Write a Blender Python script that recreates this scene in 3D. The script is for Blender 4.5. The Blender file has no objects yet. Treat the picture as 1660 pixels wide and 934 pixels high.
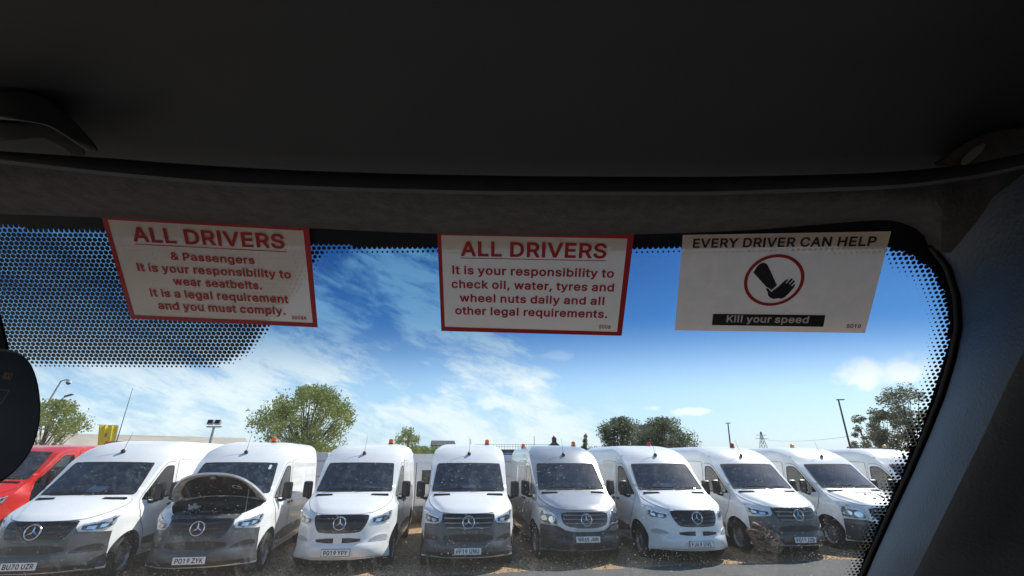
import bpy, bmesh, math, random
import numpy as np
from mathutils import Vector, Matrix
from mathutils.geometry import delaunay_2d_cdt
from math import radians as R, sin, cos, tan, pi
random.seed(4); rng = np.random.default_rng(7)
S = bpy.context.scene
COL = S.collection
# ---------------------------------------------------------------- camera, sky, sun, exposure
F_PX, PITCH, ROLL, H = 749.8, R(20.4), R(.2257), 2.0785
cd = bpy.data.cameras.new('camera'); cam = bpy.data.objects.new('camera', cd); COL.objects.link(cam)
cd.sensor_width = 36; cd.lens = F_PX/1660*36; cd.clip_start = .02; cd.clip_end = 6000
cam.matrix_world = Matrix.Translation((0, 0, H)) @ Matrix.Rotation(pi/2+PITCH, 4, 'X') @ Matrix.Rotation(ROLL, 4, 'Z')
S.camera = cam
SUN = Vector((.54, .44, .72)).normalized()
SKY_STR, SUN_STR, EXPOSURE = .10, 3.8, .60
S.view_settings.view_transform = 'Standard'; S.view_settings.look = 'None'
S.view_settings.exposure = EXPOSURE; S.view_settings.gamma = 1
S.render.engine = 'CYCLES'
S.cycles.max_bounces = 10; S.cycles.transparent_max_bounces = 16; S.cycles.diffuse_bounces = 5
S.cycles.sample_clamp_indirect = 6; S.cycles.use_denoising = True
sl = bpy.data.lights.new('sun', 'SUN'); sl.energy = SUN_STR; sl.angle = R(.53); sl.color = (1, .95, .87)
so = bpy.data.objects.new('sun', sl); COL.objects.link(so)
so.rotation_euler = SUN.to_track_quat('Z', 'Y').to_euler(); so.location = (5, 5, 30)


def ray(px, py):
    X, Y = px-830, py-467
    c, s = cos(ROLL), sin(ROLL)
    a, b = (c*X+s*Y)/F_PX, (-s*X+c*Y)/F_PX
    return Vector((a, cos(PITCH)+b*sin(PITCH), sin(PITCH)-b*cos(PITCH)))


def P(px, py, D):
    r = ray(px, py); t = D/math.hypot(r.x, r.y)
    return Vector((r.x*t, r.y*t, r.z*t+H))


class N:
    """small node-graph helper"""
    def __init__(s, tree): s.t = tree
    def __call__(s, typ, ins=None, **kw):
        n = s.t.nodes.new(typ)
        for k, v in kw.items(): setattr(n, k, v)
        for k, v in (ins or {}).items():
            i = n.inputs[k]
            if isinstance(v, bpy.types.NodeSocket): s.t.links.new(v, i)
            else: i.default_value = v
        return n
    def m(s, op, a, b=0, c=0, clamp=False):
        n = s.t.nodes.new('ShaderNodeMath'); n.operation = op; n.use_clamp = clamp
        for i, v in enumerate((a, b, c)):
            if isinstance(v, bpy.types.NodeSocket): s.t.links.new(v, n.inputs[i])
            else: n.inputs[i].default_value = v
        return n.outputs[0]
    def ss(s, v, a, b, lo=0, hi=1):
        n = s('ShaderNodeMapRange', {0: v, 1: a, 2: b, 3: lo, 4: hi}, interpolation_type='SMOOTHSTEP'); return n.outputs[0]
    def mix(s, f, a, b):
        n = s.t.nodes.new('ShaderNodeMix'); n.data_type = 'RGBA'
        for k, v in ((0, f), (6, a), (7, b)):
            if isinstance(v, bpy.types.NodeSocket): s.t.links.new(v, n.inputs[k])
            else: n.inputs[k].default_value = v if k == 0 else (*v, 1) if len(v) == 3 else v
        return n.outputs[2]


W = bpy.data.worlds.new('World'); S.world = W; W.use_nodes = True
nt = W.node_tree; nt.nodes.clear(); n = N(nt)
sky = n('ShaderNodeTexSky', sky_type='NISHITA', sun_disc=False, sun_elevation=math.asin(SUN.z),
        sun_rotation=math.atan2(SUN.x, SUN.y), altitude=50, air_density=1.0, dust_density=.7, ozone_density=1.6)
tc = n('ShaderNodeTexCoord').outputs['Generated']
sx = n('ShaderNodeSeparateXYZ', {0: tc})
dx, dy, dz = sx.outputs
az = n.m('MULTIPLY', n.m('ARCTAN2', dx, dy), 57.2958)          # azimuth, degrees, 0 = straight ahead
el = n.m('MULTIPLY', n.m('ARCSINE', dz), 57.2958)
zc = n.m('ADD', n.m('MAXIMUM', dz, 0), .12)
cp = n('ShaderNodeCombineXYZ', {0: n.m('DIVIDE', dx, zc), 1: n.m('DIVIDE', dy, zc), 2: 0}).outputs[0]
mp = n('ShaderNodeMapping', {0: cp, 2: (0, 0, R(-28)), 3: (.75, 2.6, 1)}).outputs[0]
warp = n('ShaderNodeTexNoise', {'Vector': mp, 'Scale': .9, 'Detail': 3, 'Roughness': .5})
mp2 = n('ShaderNodeMix', {0: .42, 4: mp, 5: warp.outputs['Color']}, data_type='VECTOR').outputs[1]
cir = n('ShaderNodeTexNoise', {'Vector': mp2, 'Scale': 2.3, 'Detail': 9, 'Roughness': .64}).outputs[0]
cir2 = n('ShaderNodeTexNoise', {'Vector': mp2, 'Scale': .8, 'Detail': 4, 'Roughness': .5}).outputs[0]
big = n.m('ADD', n.m('MULTIPLY', cir, .65), n.m('MULTIPLY', cir2, .35))
# clouds are laid out over the sky dome by azimuth and elevation, combed downwards to the right
al = n.m('ADD', n.m('MULTIPLY', az, .95), n.m('MULTIPLY', el, -.31)); ac = n.m('ADD', n.m('MULTIPLY', az, .31), n.m('MULTIPLY', el, .95))
sp0 = n('ShaderNodeCombineXYZ', {0: n.m('MULTIPLY', al, .05), 1: n.m('MULTIPLY', ac, .15), 2: 0}).outputs[0]
w1 = n('ShaderNodeTexNoise', {'Vector': sp0, 'Scale': 1.6, 'Detail': 5, 'Roughness': .6})
sp1 = n('ShaderNodeMix', {0: .30, 4: sp0, 5: w1.outputs['Color']}, data_type='VECTOR').outputs[1]
f1 = n('ShaderNodeTexNoise', {'Vector': sp1, 'Scale': 4.2, 'Detail': 11, 'Roughness': .68}).outputs[0]
f0 = n('ShaderNodeTexNoise', {'Vector': sp0, 'Scale': 1.5, 'Detail': 3, 'Roughness': .5}).outputs[0]
vv = n.m('ADD', n.m('MULTIPLY', f1, .62), n.m('MULTIPLY', f0, .38))
band = n.m('ABSOLUTE', n.m('SUBTRACT', az, n.m('ADD', n.m('MULTIPLY', el, -.85), 6.0)))
c_band = n.m('MULTIPLY', n.ss(band, 2, 17, 1, 0), n.ss(el, 30, 60, 1, .3))
c_left = n.m('MULTIPLY', n.m('MULTIPLY', n.ss(az, -26, 2, 1, 0), n.ss(az, -110, -70, .2, 1)), n.ss(el, 17, 30, 1, .45))
c_low = n.m('MULTIPLY', n.ss(el, 4, 12, 1, 0), n.ss(az, 4, 24, 1, .1))
cov = n.m('MAXIMUM', n.m('MAXIMUM', c_band, c_left), c_low)
ca = n.ss(n.m('SUBTRACT', vv, n.m('SUBTRACT', .70, n.m('MULTIPLY', cov, .315))), 0, .19, 0, .93)


def puff(px, py, wa, we, dens, sc=9, seed=0):
    d = ray(px, py).normalized(); a0 = math.degrees(math.atan2(d.x, d.y)); e0 = math.degrees(math.asin(d.z))
    nz = n('ShaderNodeTexNoise', {'Vector': tc, 'Scale': sc, 'Detail': 7, 'Roughness': .55}).outputs[0]
    u = n.m('DIVIDE', n.m('SUBTRACT', az, a0), wa); v = n.m('DIVIDE', n.m('SUBTRACT', el, e0), we)
    r = n.m('SQRT', n.m('ADD', n.m('MULTIPLY', u, u), n.m('MULTIPLY', v, v)))
    r = n.m('ADD', r, n.m('MULTIPLY', n.m('SUBTRACT', nz, .5), 2.6))
    return n.ss(r, 1.05, .35, 0, dens)


for a in ((1432, 606, 4.4, 1.9, 1.0, 15), (1392, 618, 2.6, .9, .9, 22), (1462, 600, 2.4, 1.2, .95, 20), (1128, 667, 2.4, .45, .7, 24), (1060, 662, 1.5, .4, .4, 30),
          (862, 622, 4.2, .7, .45, 20), (905, 577, 3.0, .7, .25, 24), (815, 655, 3.5, .9, .5, 22)):
    pf = n.m('MAXIMUM', pf, puff(*a)) if 'pf' in globals() else puff(*a)
skyc = n('ShaderNodeHueSaturation', {'Saturation': 1.22, 'Value': .95, 'Color': sky.outputs[0]}).outputs[0]
hz = n.ss(el, 0, 22, .6, 0)
skyc = n.mix(hz, skyc, (3.1, 5.0, 7.4))
fin = n.mix(pf, n.mix(ca, skyc, (6.2, 6.9, 7.2)), (7.6, 7.9, 7.9))
bg = n('ShaderNodeBackground', {0: fin, 1: SKY_STR})
ow = n('ShaderNodeOutputWorld', {0: bg.outputs[0]})


# ---------------------------------------------------------------- materials
MATS = {}
def mat(name, col=(.5, .5, .5), rough=.5, metal=0, noise=0, nscale=30, bump=0, bscale=200, coat=0, spec=.5, col2=None, bdist=.002, trans=0, detail=5, tcol=None):
    if name in MATS: return MATS[name]
    m = bpy.data.materials.new(name); m.use_nodes = True; t = m.node_tree; t.nodes.clear(); n = N(t)
    out = n('ShaderNodeOutputMaterial')
    b = n('ShaderNodeBsdfPrincipled', {'Base Color': (*col, 1), 'Roughness': rough, 'Metallic': metal, 'Coat Weight': coat, 'Coat Roughness': .05, 'Specular IOR Level': spec})
    co = n('ShaderNodeTexCoord').outputs['Object']
    if noise or col2:
        nz = n('ShaderNodeTexNoise', {'Vector': co, 'Scale': nscale, 'Detail': detail, 'Roughness': .6}).outputs[0]
        f = n.ss(nz, .35, .65)
        c2 = col2 or tuple(c*(1-noise) for c in col)
        t.links.new(n.mix(f, col, c2), b.inputs['Base Color'])
    if bump:
        nb = n('ShaderNodeTexNoise', {'Vector': co, 'Scale': bscale, 'Detail': 4}).outputs[0]
        bp = n('ShaderNodeBump', {'Strength': bump, 'Distance': bdist, 'Height': nb})
        t.links.new(bp.outputs[0], b.inputs['Normal'])
    sh = b.outputs[0]
    if trans:
        tr = n('ShaderNodeBsdfTranslucent', {0: (*(tcol or col2 or col), 1)})
        sh = n('ShaderNodeMixShader', {0: trans, 1: sh, 2: tr.outputs[0]}).outputs[0]
    t.links.new(sh, out.inputs[0]); MATS[name] = m; return m


def glassmat(name, tint=(.8, .86, .86), rough=.03, spec=1.0, dirt=.06, extra=.04):
    m = bpy.data.materials.new(name); m.use_nodes = True; t = m.node_tree; t.nodes.clear(); n = N(t)
    tr = n('ShaderNodeBsdfTransparent', {0: (*tint, 1)})
    gl = n('ShaderNodeBsdfGlossy', {0: (1, 1, 1, 1), 1: rough})
    fr = n('ShaderNodeFresnel', {0: 1.5}).outputs[0]
    mx = n('ShaderNodeMixShader', {0: n.m('MULTIPLY', n.m('ADD', fr, extra), spec), 1: tr.outputs[0], 2: gl.outputs[0]})
    di = n('ShaderNodeBsdfDiffuse', {0: (.6, .6, .56, 1)})
    co = n('ShaderNodeTexCoord').outputs['Object']
    nz = n('ShaderNodeTexNoise', {'Vector': co, 'Scale': 6, 'Detail': 8, 'Roughness': .7}).outputs[0]
    d = n.ss(nz, .35, .75, 0, dirt*2)
    m2 = n('ShaderNodeMixShader', {0: d, 1: mx.outputs[0], 2: di.outputs[0]})
    n('ShaderNodeOutputMaterial', {0: m2.outputs[0]}); MATS[name] = m; return m


white = mat('white_paint', (.84, .84, .83), .30, coat=.45, noise=.03, nscale=3)
silver = mat('silver_paint', (.50, .51, .52), .32, metal=.45, coat=.7, noise=.06, nscale=5)
red = mat('red_paint', (.62, .022, .014), .3, coat=.6, noise=.1, nscale=5)
darkpl = mat('grey_bumper_plastic', (.085, .087, .09), .36, noise=.25, nscale=7, spec=.7)
blackpl = mat('black_plastic', (.018, .018, .019), .45, noise=.3, nscale=20)
gloss_black = mat('gloss_black', (.012, .012, .013), .12, spec=.7)
seam = mat('seam_black', (.01, .01, .01), .8)
chrome = mat('chrome', (.72, .73, .74), .12, metal=1)
slatm = mat('slat_metal', (.25, .26, .27), .22, metal=.7)
rubber = mat('tyre_rubber', (.016, .016, .016), .8, noise=.3, nscale=30)
steel = mat('wheel_steel', (.34, .35, .36), .38, metal=.6, noise=.25, nscale=20)
platem = mat('number_plate_white', (.78, .78, .76), .35)
platey = mat('number_plate_yellow', (.75, .48, .03), .35)
ink = mat('plate_ink', (.010, .010, .010), .8, spec=.1)
amber = mat('amber_lens', (.85, .20, .015), .2, trans=.35)
redlens = mat('red_lens', (.5, .012, .01), .2, trans=.2)
seatm = mat('seat_fabric', (.06, .062, .07), .9, noise=.4, nscale=40)
dashm = mat('dash_plastic', (.045, .045, .048), .7)
paper = mat('paper_white', (.78, .80, .76), .8)
dirtm = mat('underbody', (.02, .019, .018), .9)
ws_glass = glassmat('van_windscreen_glass', (.74, .84, .88), .09, 1.5, .05)
side_glass = glassmat('van_side_glass', (.42, .47, .46), .03, 1.1, .02)
lens_glass = glassmat('headlight_lens', (.95, .96, .97), .05, .7, .01)
lampw = mat('lamp_strip_white', (.85, .86, .88), .25, spec=.8)
# faceted reflector behind the headlight lens
m = bpy.data.materials.new('headlight_reflector'); m.use_nodes = True; n = N(m.node_tree); b = m.node_tree.nodes['Principled BSDF']
v = n('ShaderNodeTexVoronoi', {'Vector': n('ShaderNodeTexCoord').outputs['Object'], 'Scale': 15})
m.node_tree.links.new(n.mix(n.ss(n('ShaderNodeSeparateColor', {0: v.outputs['Color']}).outputs[0], .15, .40), (.05, .055, .06), (.88, .89, .90)), b.inputs[0])
b.inputs['Metallic'].default_value = .35; b.inputs['Roughness'].default_value = .3
bp = n('ShaderNodeBump', {'Strength': .8, 'Distance': .02, 'Height': v.outputs['Distance']}); m.node_tree.links.new(bp.outputs[0], b.inputs['Normal'])
reflector = MATS['headlight_reflector'] = m


# ---------------------------------------------------------------- object helpers
def tag(o, label=None, cat=None, group=None, kind=None):
    for k, v in (('label', label), ('category', cat), ('group', group), ('kind', kind)):
        if v: o[k] = v
    return o


def empty(name, loc=(0, 0, 0), rz=0):
    o = bpy.data.objects.new(name, None); COL.objects.link(o); o.location = loc; o.rotation_euler.z = rz; o.empty_display_size = .2
    return o


def link(name, me, parent=None, loc=None, rot=None):
    o = bpy.data.objects.new(name, me); COL.objects.link(o); o.parent = parent
    if loc: o.location = loc
    if rot: o.rotation_euler = rot
    return o


def bm2me(name, bm, mats, smooth=True, angle=None):
    me = bpy.data.meshes.new(name); bm.to_mesh(me); bm.free()
    for m in (mats if isinstance(mats, (list, tuple)) else [mats]): me.materials.append(m)
    if smooth:
        me.polygons.foreach_set('use_smooth', [True]*len(me.polygons))
        if angle: me.set_sharp_from_angle(angle=angle)
    return me


def add_box(bm, lo, hi, bev=0, M=None):
    x0, y0, z0 = lo; x1, y1, z1 = hi
    r = bmesh.ops.create_cube(bm, size=1)
    mt = Matrix.Translation(((x0+x1)/2, (y0+y1)/2, (z0+z1)/2)) @ Matrix.Diagonal((abs(x1-x0), abs(y1-y0), abs(z1-z0), 1))
    bmesh.ops.transform(bm, matrix=mt, verts=r['verts'])
    if bev:
        es = {e for v in r['verts'] for e in v.link_edges}
        q = bmesh.ops.bevel(bm, geom=list(es), offset=bev, segments=2, profile=.6, affect='EDGES')
        vs = q['verts']
        vs = list({v for f in q['faces'] for v in f.verts} | set(vs))
        # include all verts of connected island
        seen = set(vs); st = list(vs)
        while st:
            a = st.pop()
            for e in a.link_edges:
                o = e.other_vert(a)
                if o not in seen: seen.add(o); st.append(o)
        vs = list(seen)
    else: vs = r['verts']
    if M is not None: bmesh.ops.transform(bm, matrix=M, verts=vs)
    return vs


def box(name, lo, hi, m, parent=None, bev=0, M=None):
    bm = bmesh.new(); add_box(bm, lo, hi, bev, M)
    return link(name, bm2me(name, bm, m, smooth=bool(bev), angle=R(35)), parent)


def add_tube(bm, pts, rad, seg=8, cap=True):
    pts = [Vector(p) for p in pts]; rings = []
    rads = rad if isinstance(rad, (list, tuple)) else [rad]*len(pts)
    for i, p in enumerate(pts):
        d = (pts[min(i+1, len(pts)-1)]-pts[max(i-1, 0)]).normalized()
        a = d.orthogonal().normalized() if i == 0 else (ua - d*ua.dot(d)).normalized()
        ua = a; b = d.cross(a)
        rings.append([bm.verts.new(p+(a*cos(2*pi*k/seg)+b*sin(2*pi*k/seg))*rads[i]) for k in range(seg)])
    for r0, r1 in zip(rings, rings[1:]):
        for k in range(seg): bm.faces.new((r0[k], r0[(k+1) % seg], r1[(k+1) % seg], r1[k]))
    if cap: bm.faces.new(rings[0][::-1]); bm.faces.new(rings[-1])


def add_lathe(bm, prof, seg=24, M=None, mi=0):
    """prof: (radius, height) list, axis z"""
    rings = []; vs = []
    for r, h in prof:
        ring = [bm.verts.new((max(r, 1e-4)*cos(2*pi*k/seg), max(r, 1e-4)*sin(2*pi*k/seg), h)) for k in range(seg)]
        rings.append(ring); vs += ring
    for r0, r1 in zip(rings, rings[1:]):
        for k in range(seg):
            f = bm.faces.new((r0[k], r0[(k+1) % seg], r1[(k+1) % seg], r1[k])); f.material_index = mi
    if M is not None: bmesh.ops.transform(bm, matrix=M, verts=vs)


def densify(loop, step):
    out = []
    for a, b in zip(loop, loop[1:]+loop[:1]):
        k = max(1, int(math.ceil(math.dist(a, b)/step)))
        out += [(a[0]+(b[0]-a[0])*i/k, a[1]+(b[1]-a[1])*i/k) for i in range(k)]
    return out


def smooth_loop(pts, it=2):
    for _ in range(it):
        q = []
        for a, b in zip(pts, pts[1:]+pts[:1]):
            q += [(a[0]*.75+b[0]*.25, a[1]*.75+b[1]*.25), (a[0]*.25+b[0]*.75, a[1]*.25+b[1]*.75)]
        pts = q
    return pts


def flat_fill(loops, gu, gv):
    """triangulate 2-D loops (holes allowed) with inner grid points; returns a bmesh lying in z=0"""
    pts, edges, segs = [], [], []
    for lp in loops:
        k = len(pts); pts += [(float(a), float(b)) for a, b in lp]; edges += [(k+i, k+(i+1) % len(lp)) for i in range(len(lp))]
        L_ = np.array(lp, float); segs.append((L_, np.roll(L_, -1, 0)))
    A_ = np.vstack([a for a, _ in segs]); B_ = np.vstack([b for _, b in segs])

    def within(Q):
        c = (A_[None, :, 1] > Q[:, None, 1]) != (B_[None, :, 1] > Q[:, None, 1])
        dy = np.where(B_[:, 1] == A_[:, 1], 1e-12, B_[:, 1]-A_[:, 1])
        xx = A_[None, :, 0]+(Q[:, None, 1]-A_[None, :, 1])*((B_[:, 0]-A_[:, 0])/dy)[None]
        return (c & (Q[:, None, 0] < xx)).sum(1) % 2 == 1
    lo, hi = A_.min(0), A_.max(0)
    G = np.array([(a, b) for a in np.arange(math.ceil(lo[0]/gu)*gu, hi[0], gu) for b in np.arange(math.ceil(lo[1]/gv)*gv, hi[1], gv)]).reshape(-1, 2)
    if len(G):
        G = G[within(G)]
    if len(G):
        ab = B_-A_; l2 = (ab**2).sum(1)+1e-12
        t = np.clip(((G[:, None]-A_[None])*ab[None]).sum(2)/l2, 0, 1); d = np.sqrt((((G[:, None]-A_[None])-t[..., None]*ab[None])**2).sum(2)).min(1)
        G = G[d > .28*min(gu, gv)]; pts += [tuple(map(float, g)) for g in G]
    V, _e, F, *_ = delaunay_2d_cdt([Vector(p) for p in pts], edges, [], 0, 1e-6)
    V2 = np.array([tuple(v) for v in V]); F = [f for f in F]
    keep = within(np.array([V2[list(f)].mean(0) for f in F]))
    bm = bmesh.new(); vs = [bm.verts.new((a, b, 0)) for a, b in V2]
    for f, k in zip(F, keep):
        if k: bm.faces.new([vs[i] for i in f])
    bmesh.ops.delete(bm, geom=[v for v in bm.verts if not v.link_faces], context='VERTS')
    return bm


def patch(name, loops, fn, mats, off=0, gu=.06, gv=.06, thick=0, flip=False, smooth=True):
    """fn(a,b)->(Vector pos, Vector normal)"""
    bm = flat_fill([densify(l, .03) for l in loops], gu, gv)
    bnd = [e for e in bm.edges if len(e.link_faces) == 1] if thick else []
    inner = {}
    data = {v: fn(v.co.x, v.co.y) for v in bm.verts}
    for v, (p, nn) in data.items(): v.co = p+nn*off
    for f in bm.faces:
        f.normal_update()
        if f.normal.dot(data[f.verts[0]][1]) < 0: f.normal_flip()
    if thick:
        for e in bnd:
            for v in e.verts:
                if v not in inner:
                    p, nn = data[v]; inner[v] = bm.verts.new(p+nn*(off-thick))
        for e in bnd:
            l = e.link_loops[0]; a, b = l.vert, l.link_loop_next.vert
            bm.faces.new((b, a, inner[a], inner[b]))
    bmesh.ops.remove_doubles(bm, verts=[v for v in bm.verts], dist=2e-4)
    return bm2me(name, bm, mats, smooth, angle=R(50))


# ---------------------------------------------------------------- the van shell as two surfaces
def pchip(xk, yk, x):
    xk = np.array(xk, float); yk = np.array(yk, float); h = np.diff(xk); d = np.diff(yk)/h
    m = np.zeros_like(yk); m[0], m[-1] = d[0], d[-1]
    for i in range(1, len(yk)-1):
        if d[i-1]*d[i] > 0:
            w1, w2 = 2*h[i]+h[i-1], h[i]+2*h[i-1]; m[i] = (w1+w2)/(w1/d[i-1]+w2/d[i])
    i = np.clip(np.searchsorted(xk, x)-1, 0, len(h)-1); t = (x-xk[i])/h[i]
    return ((1+2*t)*(1-t)**2*yk[i]+t*(1-t)**2*h[i]*m[i]+t*t*(3-2*t)*yk[i+1]+t*t*(t-1)*h[i]*m[i+1])


def sst(x, a, b):
    t = min(1, max(0, (x-a)/(b-a))); return t*t*(3-2*t)


class Shell:
    #      yc    zc    ye    ze    p    q
    ST = [(.26, .235, .60, .235, 3, 2), (.07, .262, .60, .265, 3, 2), (.02, .32, .60, .32, 3.2, 2), (-.005, .40, .60, .40, 3.3, 2), (-.02, .475, .60, .475, 3.3, 2),
          (-.012, .50, .60, .50, 3.3, 2), (.035, .53, .60, .535, 3.2, 2), (.04, .65, .60, .65, 3.1, 2), (.045, .75, .602, .76, 3, 2), (.075, .88, .61, .88, 3, 2), (.11, .98, .63, .98, 2.8, 2),
          (.15, 1.035, .66, 1.045, 2.6, 2), (.22, 1.08, .71, 1.09, 2.4, 2), (.40, 1.15, .83, 1.16, 2.4, 2), (.70, 1.265, .98, 1.25, 2.3, 2), (.99, 1.36, 1.14, 1.345, 2.1, 2),
          (1.06, 1.41, 1.20, 1.395, 2, 2), (1.38, 1.71, 1.54, 1.70, 2, 2), (1.72, 2.02, 1.86, 2.00, 2, 2), (1.82, 2.11, 1.96, 2.07, 2.2, 2.4), (1.98, 2.23, 2.12, 2.175, 2.2, 4.5),
          (2.25, 2.36, 2.38, 2.285, 2, 6.5), (2.65, 2.44, 2.75, 2.35, 2, 8), (3.2, 2.48, 3.25, 2.385, 2, 9), (5.65, 2.49, 5.65, 2.385, 2, 9), (5.84, 2.45, 5.84, 2.37, 2, 9)]

    def __init__(s, low=0, length=5.84):
        st = np.array(s.ST); s.L = length
        if low:                       # standard-height roof
            k = st[:, 0] > 1.75
            st[k, 1] = 2.03+(st[k, 1]-2.03)*low; st[k, 3] = 2.0+(st[k, 3]-2.0)*low
        d = np.concatenate([[0], np.cumsum(np.hypot(np.diff(st[:, 0]), np.diff(st[:, 1])))])
        s.d = d; s.n = 600; s.sv = np.linspace(0, d[-1], s.n)
        s.T = np.array([pchip(d, st[:, i], s.sv) for i in range(6)]).T
        s.WT = np.array([s.X(r[2], r[3]) for r in s.T])
        s.bot = .20
        mask = s.T[:, 3] > .76
        s.ey, s.ez = s.T[mask, 2], s.T[mask, 3]

    def X(s, y, z):
        x = float(np.interp(z, [.2, .3, .42, .6, 1.0, 1.25, 2.0, 2.2, 2.3, 2.39], [.94, .965, .985, .995, .995, .98, .925, .89, .86, .81]))
        x -= .075*(1-sst(y, .55, 1.15))**1.5*sst(z, .2, .5) + .03*(1-sst(y, .55, .8))
        x -= .095*(1-sst(y, 1.0, 2.5))*sst(z, 1.08, 1.34)
        x -= .04*sst(y, 5.55, 5.84)
        # pressed panels in the cargo side
        if y > 2.5:
            def rr(y0, y1, z0, z1): return sst(y, y0, y0+.05)*(1-sst(y, y1-.05, y1))*sst(z, z0, z0+.04)*(1-sst(z, z1-.04, z1))
            x -= .014*(rr(2.62, 4.0, 1.36, 1.98)+rr(4.1, 5.5, 1.36, 1.98)+rr(2.62, 5.5, 2.05, 2.24))
        # fender flare round the arches and the waist crease
        for yc in (1.04, 4.70):
            r = math.hypot(y-yc, z-.36)
            if .40 < r < .56: x += .014*(1-sst(r, .44, .56))
        x += .008*math.exp(-((z-1.13)/.035)**2)*sst(y, 1.2, 1.6)
        return x

    def top(s, sp, u):
        f = min(max(sp/s.d[-1]*(s.n-1), 0), s.n-1.001); i = int(f); t = f-i
        r = s.T[i]*(1-t)+s.T[i+1]*t; w = s.WT[i]*(1-t)+s.WT[i+1]*t
        a = abs(u)
        y = r[0]+(r[2]-r[0])*a**r[4]; z = r[1]+(r[3]-r[1])*a**r[5]
        x = w*u
        if 1.02 < r[1] < 1.37 and r[0] < 1.05:        # raised centre of the bonnet with a crease each side
            xc = .50+.27*sst(y, .2, 1.0)
            z += .020*(1-sst(abs(x), xc-.03, xc+.03))*sst(r[1], 1.04, 1.12)
        return Vector((x, y, z))

    def topn(s, sp, u):
        e = 4e-3; p = s.top(sp, u)
        u0, u1 = (u-e, u) if u > .99 else (u, u+e)
        nn = (s.top(sp, u1)-s.top(sp, u0)).cross(s.top(sp+e, u)-s.top(sp-e, u))
        nn = nn.normalized()
        if nn.z-nn.y < 0: nn = -nn
        return p, nn

    def inv(s, x, z):
        us = np.clip(np.abs(x)/s.WT, 0, 1); zs = s.T[:, 1]+(s.T[:, 3]-s.T[:, 1])*us**s.T[:, 5]
        k = int(np.argmax(zs >= z)) if (zs >= z).any() else s.n-1
        if k == 0: k = 1
        t = (z-zs[k-1])/(zs[k]-zs[k-1]+1e-9); sp = s.sv[k-1]+(s.sv[k]-s.sv[k-1])*min(max(t, 0), 1)
        w = s.WT[k-1]*(1-t)+s.WT[k]*t
        return sp, max(-1, min(1, x/w))

    def side(s, sg):
        def fn(y, z):
            e = 5e-3
            p = Vector((sg*s.X(y, z), y, z))
            a = Vector((sg*(s.X(y+e, z)-s.X(y-e, z)), 2*e, 0)); b = Vector((sg*(s.X(y, z+e)-s.X(y, z-e)), 0, 2*e))
            nn = a.cross(b); nn = nn.normalized()
            if nn.x*sg < 0: nn = -nn
            return p, nn
        return fn

    def edge_z(s, y): return float(np.interp(y, s.ey, s.ez))

    def front(s, name, loop, mats, off, thick=0, smooth_it=0, g=.06):
        """patch given in front view (x,z)"""
        lp = smooth_loop(loop, smooth_it) if smooth_it else loop
        lp = [s.inv(a, b) for a, b in densify(lp, .03)]
        return patch(name, [lp], s.topn, mats, off, g, g, thick)


WSLOOP = [(-.80, 1.405), (-.5, 1.405), (0, 1.41), (.5, 1.405), (.80, 1.405), (.822, 1.43), (.79, 1.70), (.755, 1.97), (.735, 1.995), (.5, 2.005), (0, 2.01), (-.5, 2.005), (-.735, 1.995), (-.755, 1.97), (-.79, 1.70), (-.822, 1.43)]
SIDEWIN = smooth_loop([(1.30, 1.285), (1.36, 1.35), (1.62, 1.60), (1.90, 1.87), (1.99, 1.925), (2.10, 1.94), (2.26, 1.94), (2.30, 1.90), (2.31, 1.6), (2.31, 1.40), (2.27, 1.30), (1.9, 1.285)], 1)
DOOR = smooth_loop([(1.20, 1.22), (1.36, 1.40), (1.90, 1.925), (2.02, 1.99), (2.15, 2.01), (2.32, 2.01), (2.38, 1.95), (2.39, 1.2), (2.39, .40), (2.34, .36), (1.75, .36), (1.58, .42), (1.50, .60), (1.47, .75), (1.24, .98)], 1)
SLIDE = smooth_loop([(2.44, .40), (2.44, 2.0), (2.50, 2.06), (3.62, 2.06), (3.68, 2.0), (3.68, .40), (3.62, .36), (2.50, .36)], 1)


def arch(yc, r, z0=.0, n=22):
    a0 = math.asin((z0-.36)/r) if z0 < .36 else 0
    return [(yc-r*cos(a), .36+r*sin(a)) for a in np.linspace(a0, pi-a0, n)]


def scale_loop(lp, k, cx=None, cy=None):
    cx = sum(p[0] for p in lp)/len(lp) if cx is None else cx; cy = sum(p[1] for p in lp)/len(lp) if cy is None else cy
    return [(cx+(a-cx)*k, cy+(b-cy)*k) for a, b in lp]


def inset(lp, d):
    n_ = len(lp); area = sum(lp[i][0]*lp[(i+1) % n_][1]-lp[(i+1) % n_][0]*lp[i][1] for i in range(n_)); sg = 1 if area > 0 else -1; out = []
    for i in range(n_):
        a, b, c = lp[i-1], lp[i], lp[(i+1) % n_]
        t = Vector((c[0]-a[0], c[1]-a[1])).normalized(); out.append((b[0]-sg*t.y*d, b[1]+sg*t.x*d))
    return out


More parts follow.
